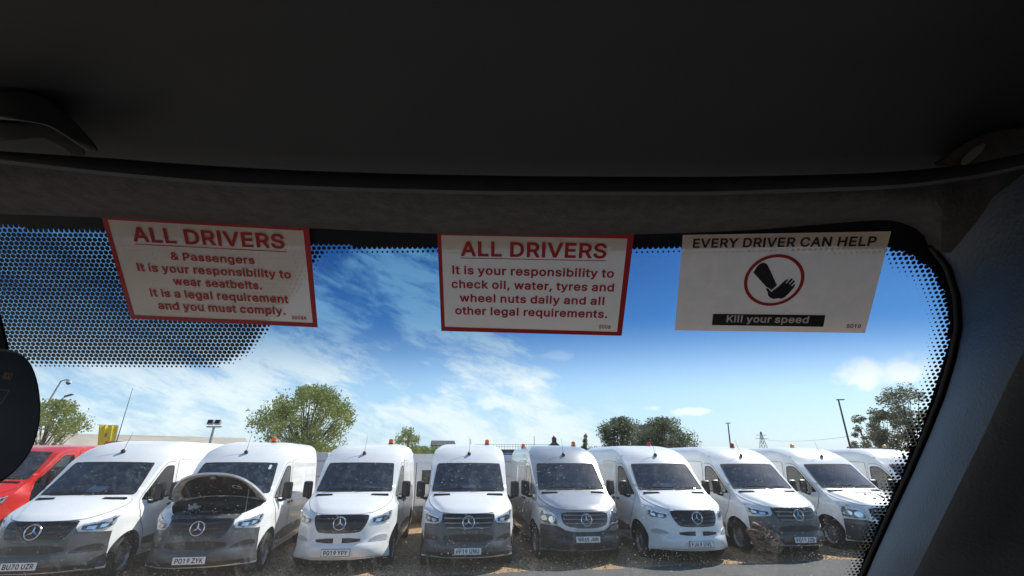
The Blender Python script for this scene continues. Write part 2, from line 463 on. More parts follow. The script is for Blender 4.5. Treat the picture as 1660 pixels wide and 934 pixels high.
def shell_mesh(sh, paint, hole_bonnet=False):
    """front/roof skin with the windscreen opening, both sides with window and arch openings, tail"""
    bm = bmesh.new()
    def add(loops, fn, gu, gv, flip=False):
        b = flat_fill([densify(l, .05) for l in loops], gu, gv)
        dt_ = {v: fn(v.co.x, v.co.y) for v in b.verts}; vm = {v: bm.verts.new(dt_[v][0]) for v in b.verts}
        for f in b.faces:
            try:
                g = bm.faces.new([vm[v] for v in f.verts]); g.normal_update()
                if g.normal.dot(dt_[f.verts[0]][1]) < 0: g.normal_flip()
            except ValueError: pass
        b.free()
    outer = [(0, -1), (sh.d[-1], -1), (sh.d[-1], 1), (0, 1)]
    holes = [[sh.inv(a, b) for a, b in densify(inset(WSLOOP, .035), .05)]]
    if hole_bonnet: holes.append([sh.inv(a, b) for a, b in densify(BAY, .05)])
    add([outer]+holes, sh.topn, .07, .09)
    top_edge = [(y, sh.edge_z(y)) for y in list(np.linspace(.61, 2.7, 42))+[3.2, 4, 5, 5.65, 5.835]]
    lp = [(.60, .235), (.60, .60)]+top_edge[0:]+[(5.835, .28), (4.70+.45, .28)]
    lp += [p for p in arch(4.70, .44, .28)][::-1]
    lp += [(4.70-.45, .28), (1.04+.44, .28)]
    lp += [p for p in arch(1.04, .43, .235)][::-1]
    for sg in (-1, 1):
        add([lp, inset(SIDEWIN, .02)], sh.side(sg), .07, .06, flip=sg > 0)
    # tail
    zs = np.linspace(.28, 2.37, 8); vl = [bm.verts.new((-sh.X(5.835, z), 5.835, z)) for z in zs]; vr = [bm.verts.new((sh.X(5.835, z), 5.835, z)) for z in zs]
    for i in range(7): bm.faces.new((vl[i+1], vl[i], vr[i], vr[i+1]))
    t0 = [bm.verts.new(sh.top(sh.d[-1], u)) for u in np.linspace(-1, 1, 9)]
    bm.faces.new(([vl[-1]]+t0+[vr[-1]])[::-1])
    bmesh.ops.remove_doubles(bm, verts=bm.verts[:], dist=3e-4)
    return bm2me('van_body', bm, paint, True, angle=R(38))


BAY = [(-.80, 1.20), (-.84, 1.30), (-.74, 1.345), (0, 1.35), (.74, 1.345), (.84, 1.30), (.80, 1.20), (.66, 1.125), (.52, 1.07), (0, 1.055), (-.52, 1.07), (-.66, 1.125)]
BONNET = [(-.535, 1.05), (0, 1.045), (.535, 1.05), (.68, 1.10), (.80, 1.17), (.865, 1.25), (.865, 1.315), (.80, 1.35), (0, 1.358), (-.80, 1.35), (-.865, 1.315), (-.865, 1.25), (-.80, 1.17), (-.68, 1.10)]
def gap_loops(sh):
    lp = [sh.inv(*p) for p in densify(smooth_loop(BONNET, 1), .04)]
    return [inset(lp, -.008), inset(lp, .012)]


CACHE = {}
def cached(k, f):
    if k not in CACHE: CACHE[k] = f()
    return CACHE[k]


def mirror_x(lp): return [(-a, b) for a, b in lp][::-1]


def solid_of(fn_add, name, mats, angle=R(35), smooth=True):
    bm = bmesh.new(); fn_add(bm); return bm2me(name, bm, mats, smooth, angle)


FONT = '38:448:197,-7,165,-5,136,1,110,12,88,26,69,42,54,62,43,84,36,108,34,133,36,154,40,173,47,189,58,205,70,220,85,235,101,249,120,264,140,279,216,335,223,340,230,346,237,352,243,359,249,367,255,375,259,384,261,394,262,405,260,420,255,434,245,445,233,454,219,459,201,461,189,460,178,457,168,453,159,447,151,440,145,431,141,421,138,411,137,399,138,386,141,375,145,363,152,352,159,340,169,327,179,314,191,300,204,284,438,0,364,0,171,231,121,293,108,310,96,327,87,344,81,361,77,379,75,398,77,420,82,440,91,458,102,474,117,488,134,499,154,507,176,512,200,513,224,512,246,507,266,499,283,488,297,475,308,459,317,442,322,424,324,404,323,389,320,375,315,362,309,349,301,336,291,325,281,314,269,303,256,293,154,217,135,202,121,188,110,174,103,161,98,146,97,131,98,115,102,101,109,87,118,76,130,66,143,57,158,51,175,48,193,46,213,48,232,52,251,59,269,69,286,81,301,95,315,112,327,131,336,151,343,174,348,198,349,224,408,224,406,194,403,167,397,144,389,124,380,107,371,92,361,80,353,70,345,62,333,47,315,30,294,17,271,7,246,-1,221,-5;44:188:38,-119,68,71,137,71,84,-119;46:188:95,-4,83,-3,73,1,63,9,55,18,51,29,50,41,51,53,55,64,63,73,73,81,83,85,95,87,107,85,118,81,128,73,135,64,140,53,141,41,140,29,135,18,128,9,118,1,107,-3;48:453:227,-7,191,-3,158,7,130,24,105,48,85,77,69,113,57,155,50,202,48,254,50,306,57,353,69,395,85,431,106,461,130,484,159,502,191,512,227,516,262,512,295,502,323,484,348,461,368,431,384,395,396,353,403,306,405,254,403,202,396,155,384,113,368,77,348,48,323,24,295,7,263,-3|227,50,250,52,271,60,290,74,306,92,320,116,330,144,338,176,342,213,344,254,342,295,338,332,330,365,320,393,306,416,290,435,271,449,250,457,227,460,203,457,182,449,163,435,147,416,134,393,123,365,115,332,111,295,109,254,111,213,115,176,123,144,134,116,147,92,163,74,182,60,203,52;49:440:190,0,256,0,256,522,205,522,160,470,90,435,90,375,190,415;53:453:221,-7,192,-5,165,1,140,11,118,25,99,41,83,60,71,82,63,105,60,130,122,130,125,115,130,102,138,89,148,78,160,68,173,60,188,54,204,51,221,50,241,51,259,56,276,64,291,75,304,89,314,104,322,122,326,141,328,162,326,183,321,203,314,221,303,237,290,251,275,262,257,270,238,275,218,277,201,276,184,273,167,268,152,262,139,255,128,246,67,253,96,509,366,509,366,452,151,452,134,301,148,311,162,318,178,325,194,330,212,333,229,334,252,332,274,328,294,321,313,311,330,299,345,285,358,269,370,251,379,231,386,210,390,187,391,163,388,132,381,102,369,76,352,52,332,32,309,15,282,3,253,-4;54:453:226,-7,196,-4,168,3,142,15,119,31,100,51,84,74,73,101,66,130,64,162,65,187,71,212,80,239,93,268,112,302,137,340,252,509,322,509,151,261,145,261,151,270,157,279,165,288,174,295,184,302,196,307,208,311,221,313,235,314,265,312,291,305,316,295,337,280,355,262,370,240,380,215,387,187,389,157,387,127,379,98,368,73,352,50,333,30,310,14,284,3,257,-4|226,48,245,50,263,55,279,63,293,73,304,86,314,101,322,119,326,137,327,157,326,178,322,196,314,213,304,228,293,241,279,251,263,259,245,264,226,265,207,264,190,259,174,252,160,241,148,229,138,214,131,197,126,179,125,158,126,138,131,119,138,102,148,86,160,73,174,63,190,55,207,50;55:453:97,0,323,448,323,452,62,452,62,509,391,509,391,449,165,0;56:453:226,-7,193,-5,163,1,136,11,111,25,91,42,74,62,62,84,54,109,52,135,53,156,58,176,65,195,75,212,87,228,101,241,117,252,134,260,153,265,129,276,109,289,93,308,80,330,73,354,70,380,73,405,79,429,90,450,106,469,124,485,146,498,170,508,197,514,226,516,255,514,282,508,306,498,328,485,346,469,361,450,373,429,379,405,382,380,379,354,372,330,359,308,343,289,323,276,300,267,319,260,335,252,351,241,365,228,377,212,387,195,395,176,399,156,401,135,398,109,391,84,378,62,362,42,341,25,317,11,289,1,259,-5|226,49,248,50,267,54,285,60,300,69,313,79,323,91,331,106,335,121,337,139,335,157,330,173,322,189,312,202,298,213,283,223,265,230,247,234,226,235,206,234,187,230,169,223,154,213,140,202,130,189,122,173,117,157,115,139,117,121,121,106,129,91,139,79,152,69,167,60,185,54,205,50|226,290,244,291,260,294,274,300,287,308,298,318,307,330,314,344,318,359,319,376,318,392,314,407,308,420,299,432,288,442,275,449,260,455,244,459,226,460,208,459,192,455,177,449,164,442,153,432,145,420,138,407,134,392,133,376,134,359,138,344,145,330,154,318,165,308,178,300,193,294,209,291;57:453:226,516,256,513,285,506,310,494,333,478,352,458,368,434,380,408,387,378,389,347,387,322,382,296,373,270,359,240,340,207,315,168,200,0,130,0,301,248,307,248,302,238,295,229,287,221,278,214,268,207,257,202,245,198,232,195,218,195,188,197,161,203,137,214,116,229,98,247,83,269,72,294,66,321,64,352,66,382,73,411,85,436,101,459,120,479,143,494,168,506,196,513|226,460,207,459,190,454,174,446,160,435,148,423,138,407,131,390,127,372,125,352,127,331,131,313,138,295,148,280,160,268,174,257,190,250,207,245,226,243,245,245,263,249,279,257,293,267,305,280,314,295,322,312,326,330,327,350,326,371,322,390,314,407,305,422,293,435,279,446,263,454,245,459;65:480:16,0,201,509,276,509,463,0,395,0,287,302,280,323,272,346,264,372,255,402,244,438,232,478,245,478,233,437,222,402,213,371,204,345,197,322,191,302,85,0|110,142,110,199,370,199,370,142;66:456:60,0,60,509,241,509,274,507,304,501,329,491,350,477,367,461,381,442,390,421,396,398,398,374,397,353,393,336,387,320,378,307,368,295,356,286,343,278,329,272,315,267,315,262,331,260,347,254,363,245,378,234,391,220,402,203,411,184,416,161,418,136,416,111,410,88,400,67,386,48,368,31,344,18,317,8,284,2,247,0|125,57,245,57,281,60,309,67,330,80,344,96,353,115,355,137,354,153,350,169,342,184,333,197,320,209,306,218,289,225,269,229,248,231,125,231|125,285,238,285,256,287,273,290,288,296,302,304,314,314,323,326,330,340,335,355,336,372,333,393,326,412,313,429,294,442,270,449,240,452,125,452;67:510:267,-7,225,-3,186,7,150,25,119,49,92,79,70,115,53,157,44,203,40,254,44,305,53,352,70,393,92,429,119,459,150,484,186,501,225,512,267,516,293,514,317,511,340,504,362,496,383,485,402,471,419,456,435,438,448,418,459,397,467,373,473,348,408,348,404,365,397,380,389,395,380,407,369,418,357,428,344,437,330,444,315,449,300,453,284,455,267,456,237,453,209,445,184,432,161,414,141,391,125,364,113,332,106,295,103,254,106,213,113,177,125,145,141,117,161,94,184,76,210,63,237,56,267,53,284,54,300,56,315,60,330,65,344,72,357,81,369,90,380,102,389,114,397,128,404,144,408,160,473,160,467,135,459,112,448,91,435,71,420,53,402,38,383,24,363,13,341,5,317,-2,293,-6;68:503:219,0,96,0,96,57,215,57,254,60,288,68,318,81,343,99,363,122,379,149,390,181,397,216,399,255,397,294,390,329,379,361,364,388,344,410,320,428,291,441,258,449,221,452,93,452,93,509,225,509,273,505,315,495,353,478,385,455,412,426,433,391,449,351,458,306,462,255,458,205,449,159,433,119,411,83,384,54,351,31,312,14,268,3|125,509,125,0,60,0,60,509;69:419:60,0,60,509,372,509,372,452,125,452,125,286,355,286,355,229,125,229,125,57,375,57,375,0;70:410:60,0,60,509,369,509,369,452,125,452,125,278,346,278,346,221,125,221,125,0;71:521:269,-7,225,-3,185,7,149,25,118,49,91,79,69,116,53,157,43,203,40,254,43,305,53,352,69,393,91,429,117,459,149,484,184,501,223,512,265,516,291,514,316,510,340,504,363,494,384,483,403,469,421,453,436,436,449,416,460,395,468,373,474,349,408,349,402,365,395,379,387,393,378,406,368,417,356,427,344,436,330,443,315,448,300,453,283,455,265,456,236,453,209,445,183,432,160,414,141,392,125,364,113,332,106,295,103,254,106,213,113,177,125,145,141,117,161,95,184,76,210,63,238,56,269,53,296,55,322,61,345,71,365,85,382,102,396,123,407,147,413,173,415,202,434,199,283,199,283,256,478,256,478,200,475,160,466,124,451,91,431,62,406,38,377,19,344,5,308,-4;72:517:60,0,60,509,125,509,125,289,392,289,392,509,457,509,457,0,392,0,392,232,125,232,125,0;73:190:62,0,128,0,128,522,62,522;74:397:185,-7,143,-2,106,11,75,33,52,63,38,100,33,145,33,173,98,173,98,145,100,117,108,93,122,74,139,61,160,53,185,50,209,53,230,61,248,74,261,93,269,117,272,145,272,509,336,509,336,145,332,100,318,63,294,33,263,11,227,-2;75:467:104,145,104,216,116,231,128,246,139,261,151,275,162,289,174,303,187,317,199,331,212,344,364,509,448,509,231,276,228,276|60,0,60,509,125,509,125,334,124,225,125,193,125,0|372,0,188,259,228,309,449,0;76:393:60,0,60,509,125,509,125,57,361,57,361,0;77:629:60,0,60,509,152,509,277,187,287,159,299,123,311,84,322,49,307,49,318,83,330,121,342,158,352,187,476,509,568,509,568,0,504,0,504,291,504,327,505,369,506,413,507,457,513,457,508,441,503,425,498,409,482,363,467,322,456,291,342,0,286,0,170,291,159,321,145,361,129,408,112,457,119,457,120,416,121,372,122,328,122,291,122,0;78:524:60,0,60,509,136,509,343,183,349,174,355,163,363,151,371,137,379,122,388,107,396,90,405,73,414,55,405,54,403,72,402,90,401,108,400,126,399,142,399,157,399,195,399,509,463,509,463,0,387,0,202,290,177,331,168,346,159,363,148,381,108,452,119,454,122,384,124,328,125,291,125,0;79:534:267,-7,225,-3,186,7,150,25,119,49,92,79,70,115,53,157,44,203,40,254,44,305,53,352,70,393,92,429,119,459,150,484,186,501,225,512,267,516,309,512,348,501,384,484,415,459,442,429,464,393,480,352,490,305,493,254,490,203,480,157,464,115,442,79,415,49,384,25,348,7,309,-3|267,53,296,55,324,63,349,76,372,94,392,116,408,144,420,176,428,213,430,254,428,295,420,332,408,365,392,392,372,415,349,433,324,446,296,453,267,456,237,453,210,445,184,433,161,415,142,392,125,364,113,332,106,295,103,254,106,213,113,176,125,144,142,117,161,94,184,76,210,63,237,55;80:445:60,0,60,509,235,509,272,506,305,499,332,487,356,471,375,452,390,430,400,404,407,377,409,348,407,318,400,291,390,265,375,243,356,223,332,207,305,195,272,188,235,186,109,186,109,242,233,242,257,244,279,248,297,256,312,266,324,279,333,294,339,310,343,328,344,348,343,367,339,385,333,402,324,416,312,428,297,439,279,446,257,451,232,452,125,452,125,0;82:449:60,0,60,509,236,509,273,506,305,500,333,489,356,473,376,455,390,433,401,408,407,381,409,352,407,323,401,296,390,271,376,250,356,232,333,217,305,206,273,200,236,198,96,198,96,255,234,255,258,256,280,260,298,267,313,276,325,287,334,300,340,316,344,333,345,352,344,371,340,389,334,405,325,419,313,430,298,440,279,446,258,451,233,452,125,452,125,0|353,0,230,229,303,229,428,0;83:447:224,-9,188,-7,156,-1,128,9,102,23,81,40,64,60,51,83,42,109,38,137,104,137,108,118,114,102,123,88,136,76,150,66,166,59,185,53,204,50,224,49,246,50,267,54,286,60,303,69,317,79,329,92,338,106,344,122,346,139,344,154,340,168,332,179,322,189,310,197,296,205,280,211,263,217,245,222,184,239,145,253,112,269,86,289,67,313,56,341,52,372,54,400,62,425,75,448,92,468,113,484,138,498,165,508,195,514,227,516,259,514,289,508,316,498,340,484,360,468,377,449,390,427,398,403,401,378,337,378,332,402,320,421,302,437,280,449,254,456,225,459,204,457,185,454,167,448,152,440,139,430,129,418,121,405,117,391,115,376,117,359,122,345,131,334,142,324,155,315,169,308,184,302,198,297,212,293,264,279,279,275,295,270,312,264,328,256,344,248,359,238,372,226,384,213,395,198,402,180,407,161,408,139,406,112,399,87,386,64,370,43,349,25,323,11,294,0,261,-7;85:518:259,-8,220,-6,186,2,154,15,126,33,103,55,85,80,71,108,63,140,60,173,60,509,124,509,124,178,126,155,132,133,141,113,153,95,169,80,187,68,208,59,232,53,259,52,285,53,309,59,331,68,349,80,364,95,377,113,385,133,391,155,393,178,393,509,457,509,457,173,454,140,446,108,433,80,414,55,391,33,363,15,332,2,297,-6;86:480:204,0,16,509,84,509,192,206,199,187,207,164,215,137,225,106,236,71,248,31,235,31,247,71,257,107,267,138,276,165,283,187,290,206,395,509,463,509,278,0;87:687:155,0,16,509,82,509,163,196,167,179,172,162,175,145,187,94,190,76,194,58,197,40,189,40,193,58,196,76,200,94,203,111,207,128,211,145,224,196,306,509,380,509,462,196,466,179,470,162,474,145,486,94,490,76,494,58,497,40,488,40,492,58,495,76,499,94,503,111,506,128,510,145,523,196,603,509,670,509,530,0,455,0,368,323,362,345,357,368,351,391,346,417,341,445,336,475,350,475,345,446,340,420,335,395,330,371,324,347,318,323,230,0;88:475:18,0,217,284,217,236,29,509,104,509,178,400,188,386,196,373,204,361,211,350,217,340,223,329,230,318,236,305,243,292,232,292,252,329,258,339,265,350,272,361,298,400,374,509,446,509,259,239,259,287,456,0,382,0,292,129,268,165,262,175,256,185,250,195,244,206,237,218,230,231,244,231,238,219,231,207,225,196,219,186,213,176,206,166,182,129,91,0;89:472:203,0,203,208,16,509,91,509,192,344,203,327,213,309,222,292,231,274,240,254,250,230,224,230,233,254,242,275,251,293,260,310,270,327,280,344,381,509,455,509,268,208,268,0;90:439:42,0,42,46,273,385,284,400,295,415,306,431,318,446,329,461,341,476,348,454,327,453,306,453,285,452,265,452,244,452,223,452,40,452,40,509,397,509,397,462,169,129,157,113,146,97,134,81,97,33,90,54,111,55,131,56,152,57,173,57,193,57,214,57,399,57,399,0;97:390:160,-9,137,-7,115,-3,94,5,76,15,60,29,48,45,38,63,32,84,30,108,32,128,36,146,43,161,53,174,64,184,78,193,92,200,108,206,125,211,143,214,161,217,178,220,234,227,247,229,257,231,265,235,271,240,274,246,276,255,275,272,272,285,267,297,260,307,251,315,240,322,227,327,212,330,196,331,178,330,163,327,149,322,137,316,127,309,118,301,110,292,104,283,100,274,41,291,51,313,64,331,79,346,95,358,114,368,133,375,153,380,173,383,194,384,208,384,223,382,239,379,255,375,271,369,286,360,300,350,312,336,322,320,330,301,335,278,337,251,337,0,277,0,277,52,272,52,267,43,260,34,252,25,242,16,229,8,215,1,199,-4,181,-7|170,45,192,47,211,51,228,59,242,68,254,80,263,93,270,108,274,122,276,138,276,190,272,187,267,184,259,182,251,180,241,178,231,176,200,171,175,168,161,166,147,163,134,159,122,153,112,147,103,139,97,130,93,118,92,105,93,93,96,82,102,72,109,64,119,57,130,52,142,48,156,46;98:425:229,-8,208,-7,189,-3,172,4,159,12,147,21,138,31,130,41,123,50,118,59,112,59,112,0,53,0,53,509,114,509,114,319,118,319,123,327,130,336,137,346,147,355,158,364,171,373,188,379,207,383,229,384,259,382,287,374,313,361,335,342,354,320,370,293,381,261,388,227,390,189,388,151,381,116,370,84,355,57,336,34,313,16,288,3,260,-6|220,47,242,49,262,55,279,66,294,80,306,97,316,117,323,139,327,163,328,189,327,215,323,239,316,261,307,281,295,298,280,311,262,322,243,328,220,330,198,328,178,322,161,312,147,299,134,282,125,263,118,241,114,216,113,189,114,162,118,138,125,115,135,95,147,78,162,65,179,55,198,49;99:396:207,-8,174,-5,144,3,117,16,93,35,72,58,56,85,44,116,37,150,34,187,37,225,44,260,56,291,72,318,93,341,117,360,144,374,174,382,207,384,226,384,243,381,260,377,276,371,291,364,305,356,318,346,330,335,340,322,349,308,356,293,362,277,303,262,300,272,295,281,290,289,284,297,278,304,270,311,261,316,252,321,242,325,231,328,220,329,207,330,184,328,163,321,145,310,130,296,118,278,108,258,102,236,98,212,96,187,98,163,102,139,108,117,118,97,130,80,145,66,163,55,184,49,207,46,220,47,232,49,243,52,253,55,262,60,271,66,279,73,285,80,292,89,297,98,301,107,304,117,363,102,357,86,350,70,341,56,331,43,319,32,306,21,292,12,277,5,261,-1,244,-5,226,-7;100:425:195,-8,165,-6,137,3,111,16,89,34,70,57,55,84,43,116,36,151,34,189,36,227,43,261,55,293,70,320,89,342,112,361,137,374,165,382,196,384,218,383,237,379,253,373,267,364,278,355,287,346,295,336,301,327,306,319,311,319,311,509,372,509,372,0,313,0,313,59,307,59,301,50,295,41,287,31,277,21,266,12,252,4,236,-3,217,-7|205,47,226,49,246,55,263,65,278,78,290,95,299,115,306,138,310,162,312,189,310,216,306,241,300,263,290,282,278,299,263,312,246,322,227,328,205,330,182,328,162,322,145,311,130,298,118,281,108,261,102,239,98,215,96,189,98,163,102,139,109,117,118,97,130,80,145,66,162,55,182,49;101:404:212,-8,177,-5,145,3,117,16,92,35,72,58,56,85,44,116,37,150,34,187,36,224,44,258,55,290,71,317,91,340,115,359,142,373,172,382,205,384,226,383,246,380,266,374,285,366,303,355,319,341,334,324,347,305,357,282,365,256,370,227,371,194,371,169,75,169,75,221,338,221,310,202,308,226,304,248,298,269,288,286,277,301,263,314,246,323,227,328,205,330,183,328,164,323,146,313,131,301,119,286,109,270,102,251,97,231,96,211,96,178,98,151,102,127,110,106,121,88,135,73,151,61,169,53,190,48,212,46,227,47,241,49,254,53,265,58,276,65,285,73,294,82,300,93,306,105,365,91,358,72,348,55,335,39,320,26,302,14,283,4,261,-3,237,-7;103:425:207,-151,180,-149,156,-146,134,-140,114,-132,97,-122,82,-110,70,-97,59,-84,51,-69,101,-41,107,-49,114,-57,122,-66,131,-74,142,-82,154,-88,169,-93,187,-96,207,-97,236,-95,261,-87,282,-75,298,-58,308,-34,311,-6,311,68,306,68,301,60,294,51,287,41,277,32,266,23,252,16,236,10,217,6,195,5,165,7,138,14,113,27,90,43,71,65,55,90,43,120,36,154,34,191,36,229,43,263,55,293,71,320,90,342,112,361,138,374,166,382,196,384,218,383,237,379,253,373,267,365,279,356,288,346,296,336,302,327,308,319,313,319,313,379,372,379,372,-9,370,-40,363,-67,350,-90,334,-109,314,-124,291,-136,265,-144,237,-149|205,59,227,61,246,66,264,75,278,87,290,103,300,121,307,142,311,166,312,193,311,219,307,242,300,264,291,283,279,299,264,312,247,322,227,328,205,330,182,328,163,322,145,312,130,298,118,282,109,262,102,241,98,218,96,193,98,167,102,144,109,123,118,104,131,88,145,76,163,66,183,61;104:410:114,227,114,0,53,0,53,509,114,509,114,287,102,287,116,319,132,344,152,362,175,374,200,382,227,384,252,383,275,377,295,369,313,356,328,340,341,321,350,298,355,271,357,240,357,0,296,0,296,235,293,263,286,286,273,304,256,318,235,326,210,329,192,328,176,324,161,317,147,308,136,297,126,283,119,266,115,248;105:167:53,0,53,379,114,379,114,0|84,443,73,444,63,448,54,455,47,463,43,472,41,483,43,494,47,504,54,512,63,518,73,522,84,524,95,522,105,518,114,512,121,504,125,494,126,483,125,472,121,463,114,455,105,448,95,444;107:381:110,137,110,212,121,212,284,379,360,379,184,199,177,199|53,0,53,509,114,509,114,0|294,0,148,186,191,229,372,0;108:185:62,0,124,0,124,522,62,522;109:610:53,0,53,379,112,379,112,295,108,295,114,314,122,331,132,346,144,358,158,368,172,376,187,382,203,385,219,386,245,383,268,375,287,361,303,342,314,320,321,295,312,295,318,312,326,329,337,343,350,356,364,366,381,375,398,381,417,385,437,386,458,385,478,380,497,372,514,361,529,346,541,328,550,307,555,283,557,255,557,0,496,0,496,254,493,279,485,298,473,313,456,323,438,329,419,330,402,329,387,326,374,320,363,312,353,302,345,290,340,277,336,263,335,247,335,0,274,0,274,260,272,280,265,297,253,311,238,322,220,328,199,330,185,329,171,326,158,320,145,312,135,302,126,289,119,274,115,257,114,238,114,0;110:410:114,227,114,0,53,0,53,379,112,379,112,287,102,287,116,319,132,344,152,362,175,374,200,382,227,384,252,383,275,377,295,369,313,356,328,340,341,321,350,298,355,271,357,240,357,0,296,0,296,235,293,263,286,286,273,304,256,318,235,326,210,329,192,328,176,324,161,317,147,308,136,297,126,283,119,266,115,248;111:416:207,-8,174,-5,144,3,117,16,93,35,72,58,56,85,44,116,37,150,34,187,37,225,44,260,56,291,72,318,93,341,117,360,144,374,174,382,207,384,241,382,271,374,299,360,323,341,343,318,359,291,371,260,379,225,381,187,379,150,371,116,359,85,343,58,323,35,299,16,271,3,241,-5|207,46,231,49,252,55,270,66,285,80,298,97,307,117,314,139,318,163,319,187,318,212,314,236,307,258,298,278,285,296,270,310,252,321,231,328,207,330,184,328,163,321,145,310,130,296,118,278,108,258,102,236,98,212,96,187,98,163,102,139,108,117,118,97,130,80,145,66,163,55,184,49;112:425:53,-143,53,379,112,379,112,319,118,319,123,327,130,336,137,346,147,355,158,364,171,373,188,379,207,383,229,384,259,382,287,374,313,361,335,342,354,320,370,293,381,261,388,227,390,189,388,151,381,116,370,84,355,57,336,34,313,16,288,3,260,-6,229,-8,208,-7,189,-3,173,4,159,12,147,21,138,31,130,41,124,50,118,59,114,59,114,-143|220,47,242,49,262,55,279,66,294,80,306,97,316,117,323,139,327,163,328,189,327,215,323,239,316,261,307,281,295,298,280,311,262,322,243,328,220,330,198,328,178,322,161,312,147,299,134,282,125,263,118,241,114,216,113,189,114,162,118,138,125,115,135,95,147,78,162,65,179,55,198,49;113:425:372,-143,311,-143,311,59,306,59,301,50,295,41,287,31,277,21,266,12,252,4,236,-3,217,-7,195,-8,165,-6,137,3,111,16,89,34,70,57,55,84,43,116,36,151,34,189,36,227,43,261,55,293,70,320,89,342,112,361,137,374,165,382,196,384,218,383,237,379,253,373,267,364,278,355,287,346,295,336,301,327,307,319,313,319,313,379,372,379|205,47,226,49,246,55,263,65,278,78,290,95,299,115,306,138,310,162,312,189,310,216,306,241,300,263,290,282,278,299,263,312,246,322,227,328,205,330,182,328,162,322,145,311,130,298,118,281,108,261,102,239,98,215,96,189,98,163,102,139,109,117,118,97,130,80,145,66,162,55,182,49;114:259:53,0,53,379,112,379,112,321,115,321,124,339,137,354,152,367,171,377,191,383,213,385,229,384,243,384,243,322,230,324,223,325,215,326,207,326,190,324,174,321,159,315,146,306,135,296,126,284,119,269,115,254,114,237,114,0;115:365:182,-8,157,-7,133,-3,112,3,93,12,76,24,62,38,50,54,41,73,36,94,94,107,101,87,111,72,124,60,141,52,160,47,181,45,206,47,227,53,244,62,258,74,265,88,268,103,266,115,262,126,254,136,243,144,229,150,212,155,149,170,118,180,92,192,72,208,58,227,50,249,47,274,49,295,55,314,65,332,79,347,95,360,115,370,137,378,161,383,187,384,212,383,234,379,254,372,271,363,286,352,299,339,309,324,318,308,324,290,268,277,262,291,254,304,243,316,228,325,210,331,187,333,166,331,147,326,131,317,119,305,111,292,109,277,110,264,115,253,124,243,136,235,152,229,172,223,229,209,261,200,287,187,306,171,320,153,328,131,331,107,329,85,323,65,312,47,298,31,281,18,260,6,236,-2,210,-7;116:228:204,379,204,327,6,327,6,379|65,471,126,471,126,98,127,83,130,70,136,61,144,55,156,51,170,50,185,51,202,54,213,2,207,0,200,-2,192,-3,184,-3,176,-4,168,-4,138,-1,113,7,92,21,77,41,68,64,65,93;117:410:182,-5,158,-3,135,2,115,11,97,23,82,39,69,59,60,82,54,109,53,139,53,379,114,379,114,144,116,117,124,94,137,75,154,61,175,53,200,50,218,51,234,55,249,62,263,71,274,83,283,97,290,113,295,132,296,153,296,379,357,379,357,0,298,0,298,92,307,92,294,60,277,35,257,17,234,5,209,-3;119:567:138,0,23,379,87,379,133,214,140,190,147,164,154,137,161,107,168,75,175,41,165,41,172,74,179,105,186,135,192,163,199,189,206,214,252,379,316,379,362,214,368,189,375,163,382,136,388,106,395,75,402,41,391,41,399,75,406,106,413,135,420,163,427,189,434,214,480,379,545,379,429,0,368,0,319,172,305,225,300,243,295,262,291,280,277,338,291,338,277,280,263,225,258,207,253,189,248,172,199,0;121:390:47,-139,61,-86,71,-87,83,-89,94,-90,104,-89,113,-86,122,-81,130,-74,138,-64,145,-51,151,-36,163,-1,17,379,84,379,165,155,173,132,180,109,187,87,193,64,199,42,206,21,184,21,190,42,196,64,202,87,209,110,216,132,224,155,305,379,371,379,204,-58,196,-77,187,-93,177,-107,165,-119,153,-128,139,-136,125,-141,109,-144,91,-145,82,-145,73,-144,65,-143,57,-142,52,-140'
CAPH = .560
GLYPHS = {}
def fat(lp, d):
    out = []
    for i in range(len(lp)):
        a, b, c = lp[i-1], lp[i], lp[(i+1) % len(lp)]
        t0 = Vector((b[0]-a[0], b[1]-a[1])).normalized(); t1 = Vector((c[0]-b[0], c[1]-b[1])).normalized()
        m = Vector((t0.y+t1.y, -t0.x-t1.x)); k = m.length
        m = m/k if k > 1e-3 else Vector((t0.y, -t0.x)); q = max(.55, m.dot(Vector((t0.y, -t0.x))))
        out.append((b[0]+m.x*d/q, b[1]+m.y*d/q))
    return out


def glyph(ch, d=22):
    """one letter of a plain bold sans: advance, points, faces (1/1000 em); strokes fattened by d"""
    if ch not in GLYPHS:
        for g in FONT.split(';'):
            c, adv, ls = g.split(':')
            if int(c) != ord(ch): continue
            loops = []
            for l in ls.split('|'):
                q = list(map(int, l.split(','))); loops.append(list(zip(q[::2], q[1::2])))
            ar = lambda l: sum(l[i-1][0]*l[i][1]-l[i][0]*l[i-1][1] for i in range(len(l)))
            big = max(loops, key=lambda l: abs(ar(l))); sg = 1 if ar(big) > 0 else -1
            loops = [fat(l if sg > 0 else l[::-1], d) for l in loops]
            pts, edges = [], []
            for l in loops:
                k = len(pts); pts += l; edges += [(k+i, k+(i+1) % len(l)) for i in range(len(l))]
            V, _e, F, *_ = delaunay_2d_cdt([Vector(p) for p in pts], edges, [], 0, 1e-3)
            keep = []
            for f in F:
                x = sum(V[i].x for i in f)/3; y = sum(V[i].y for i in f)/3; wn = 0
                for l in loops:
                    for a, b in zip(l, l[1:]+l[:1]):
                        if (a[1] > y) != (b[1] > y) and x < a[0]+(y-a[1])*(b[0]-a[0])/(b[1]-a[1]): wn += 1 if b[1] > a[1] else -1
                if wn: keep.append(tuple(f))
            GLYPHS[ch] = (int(adv)+32, [(v.x, v.y+d) for v in V], keep)
    return GLYPHS[ch]


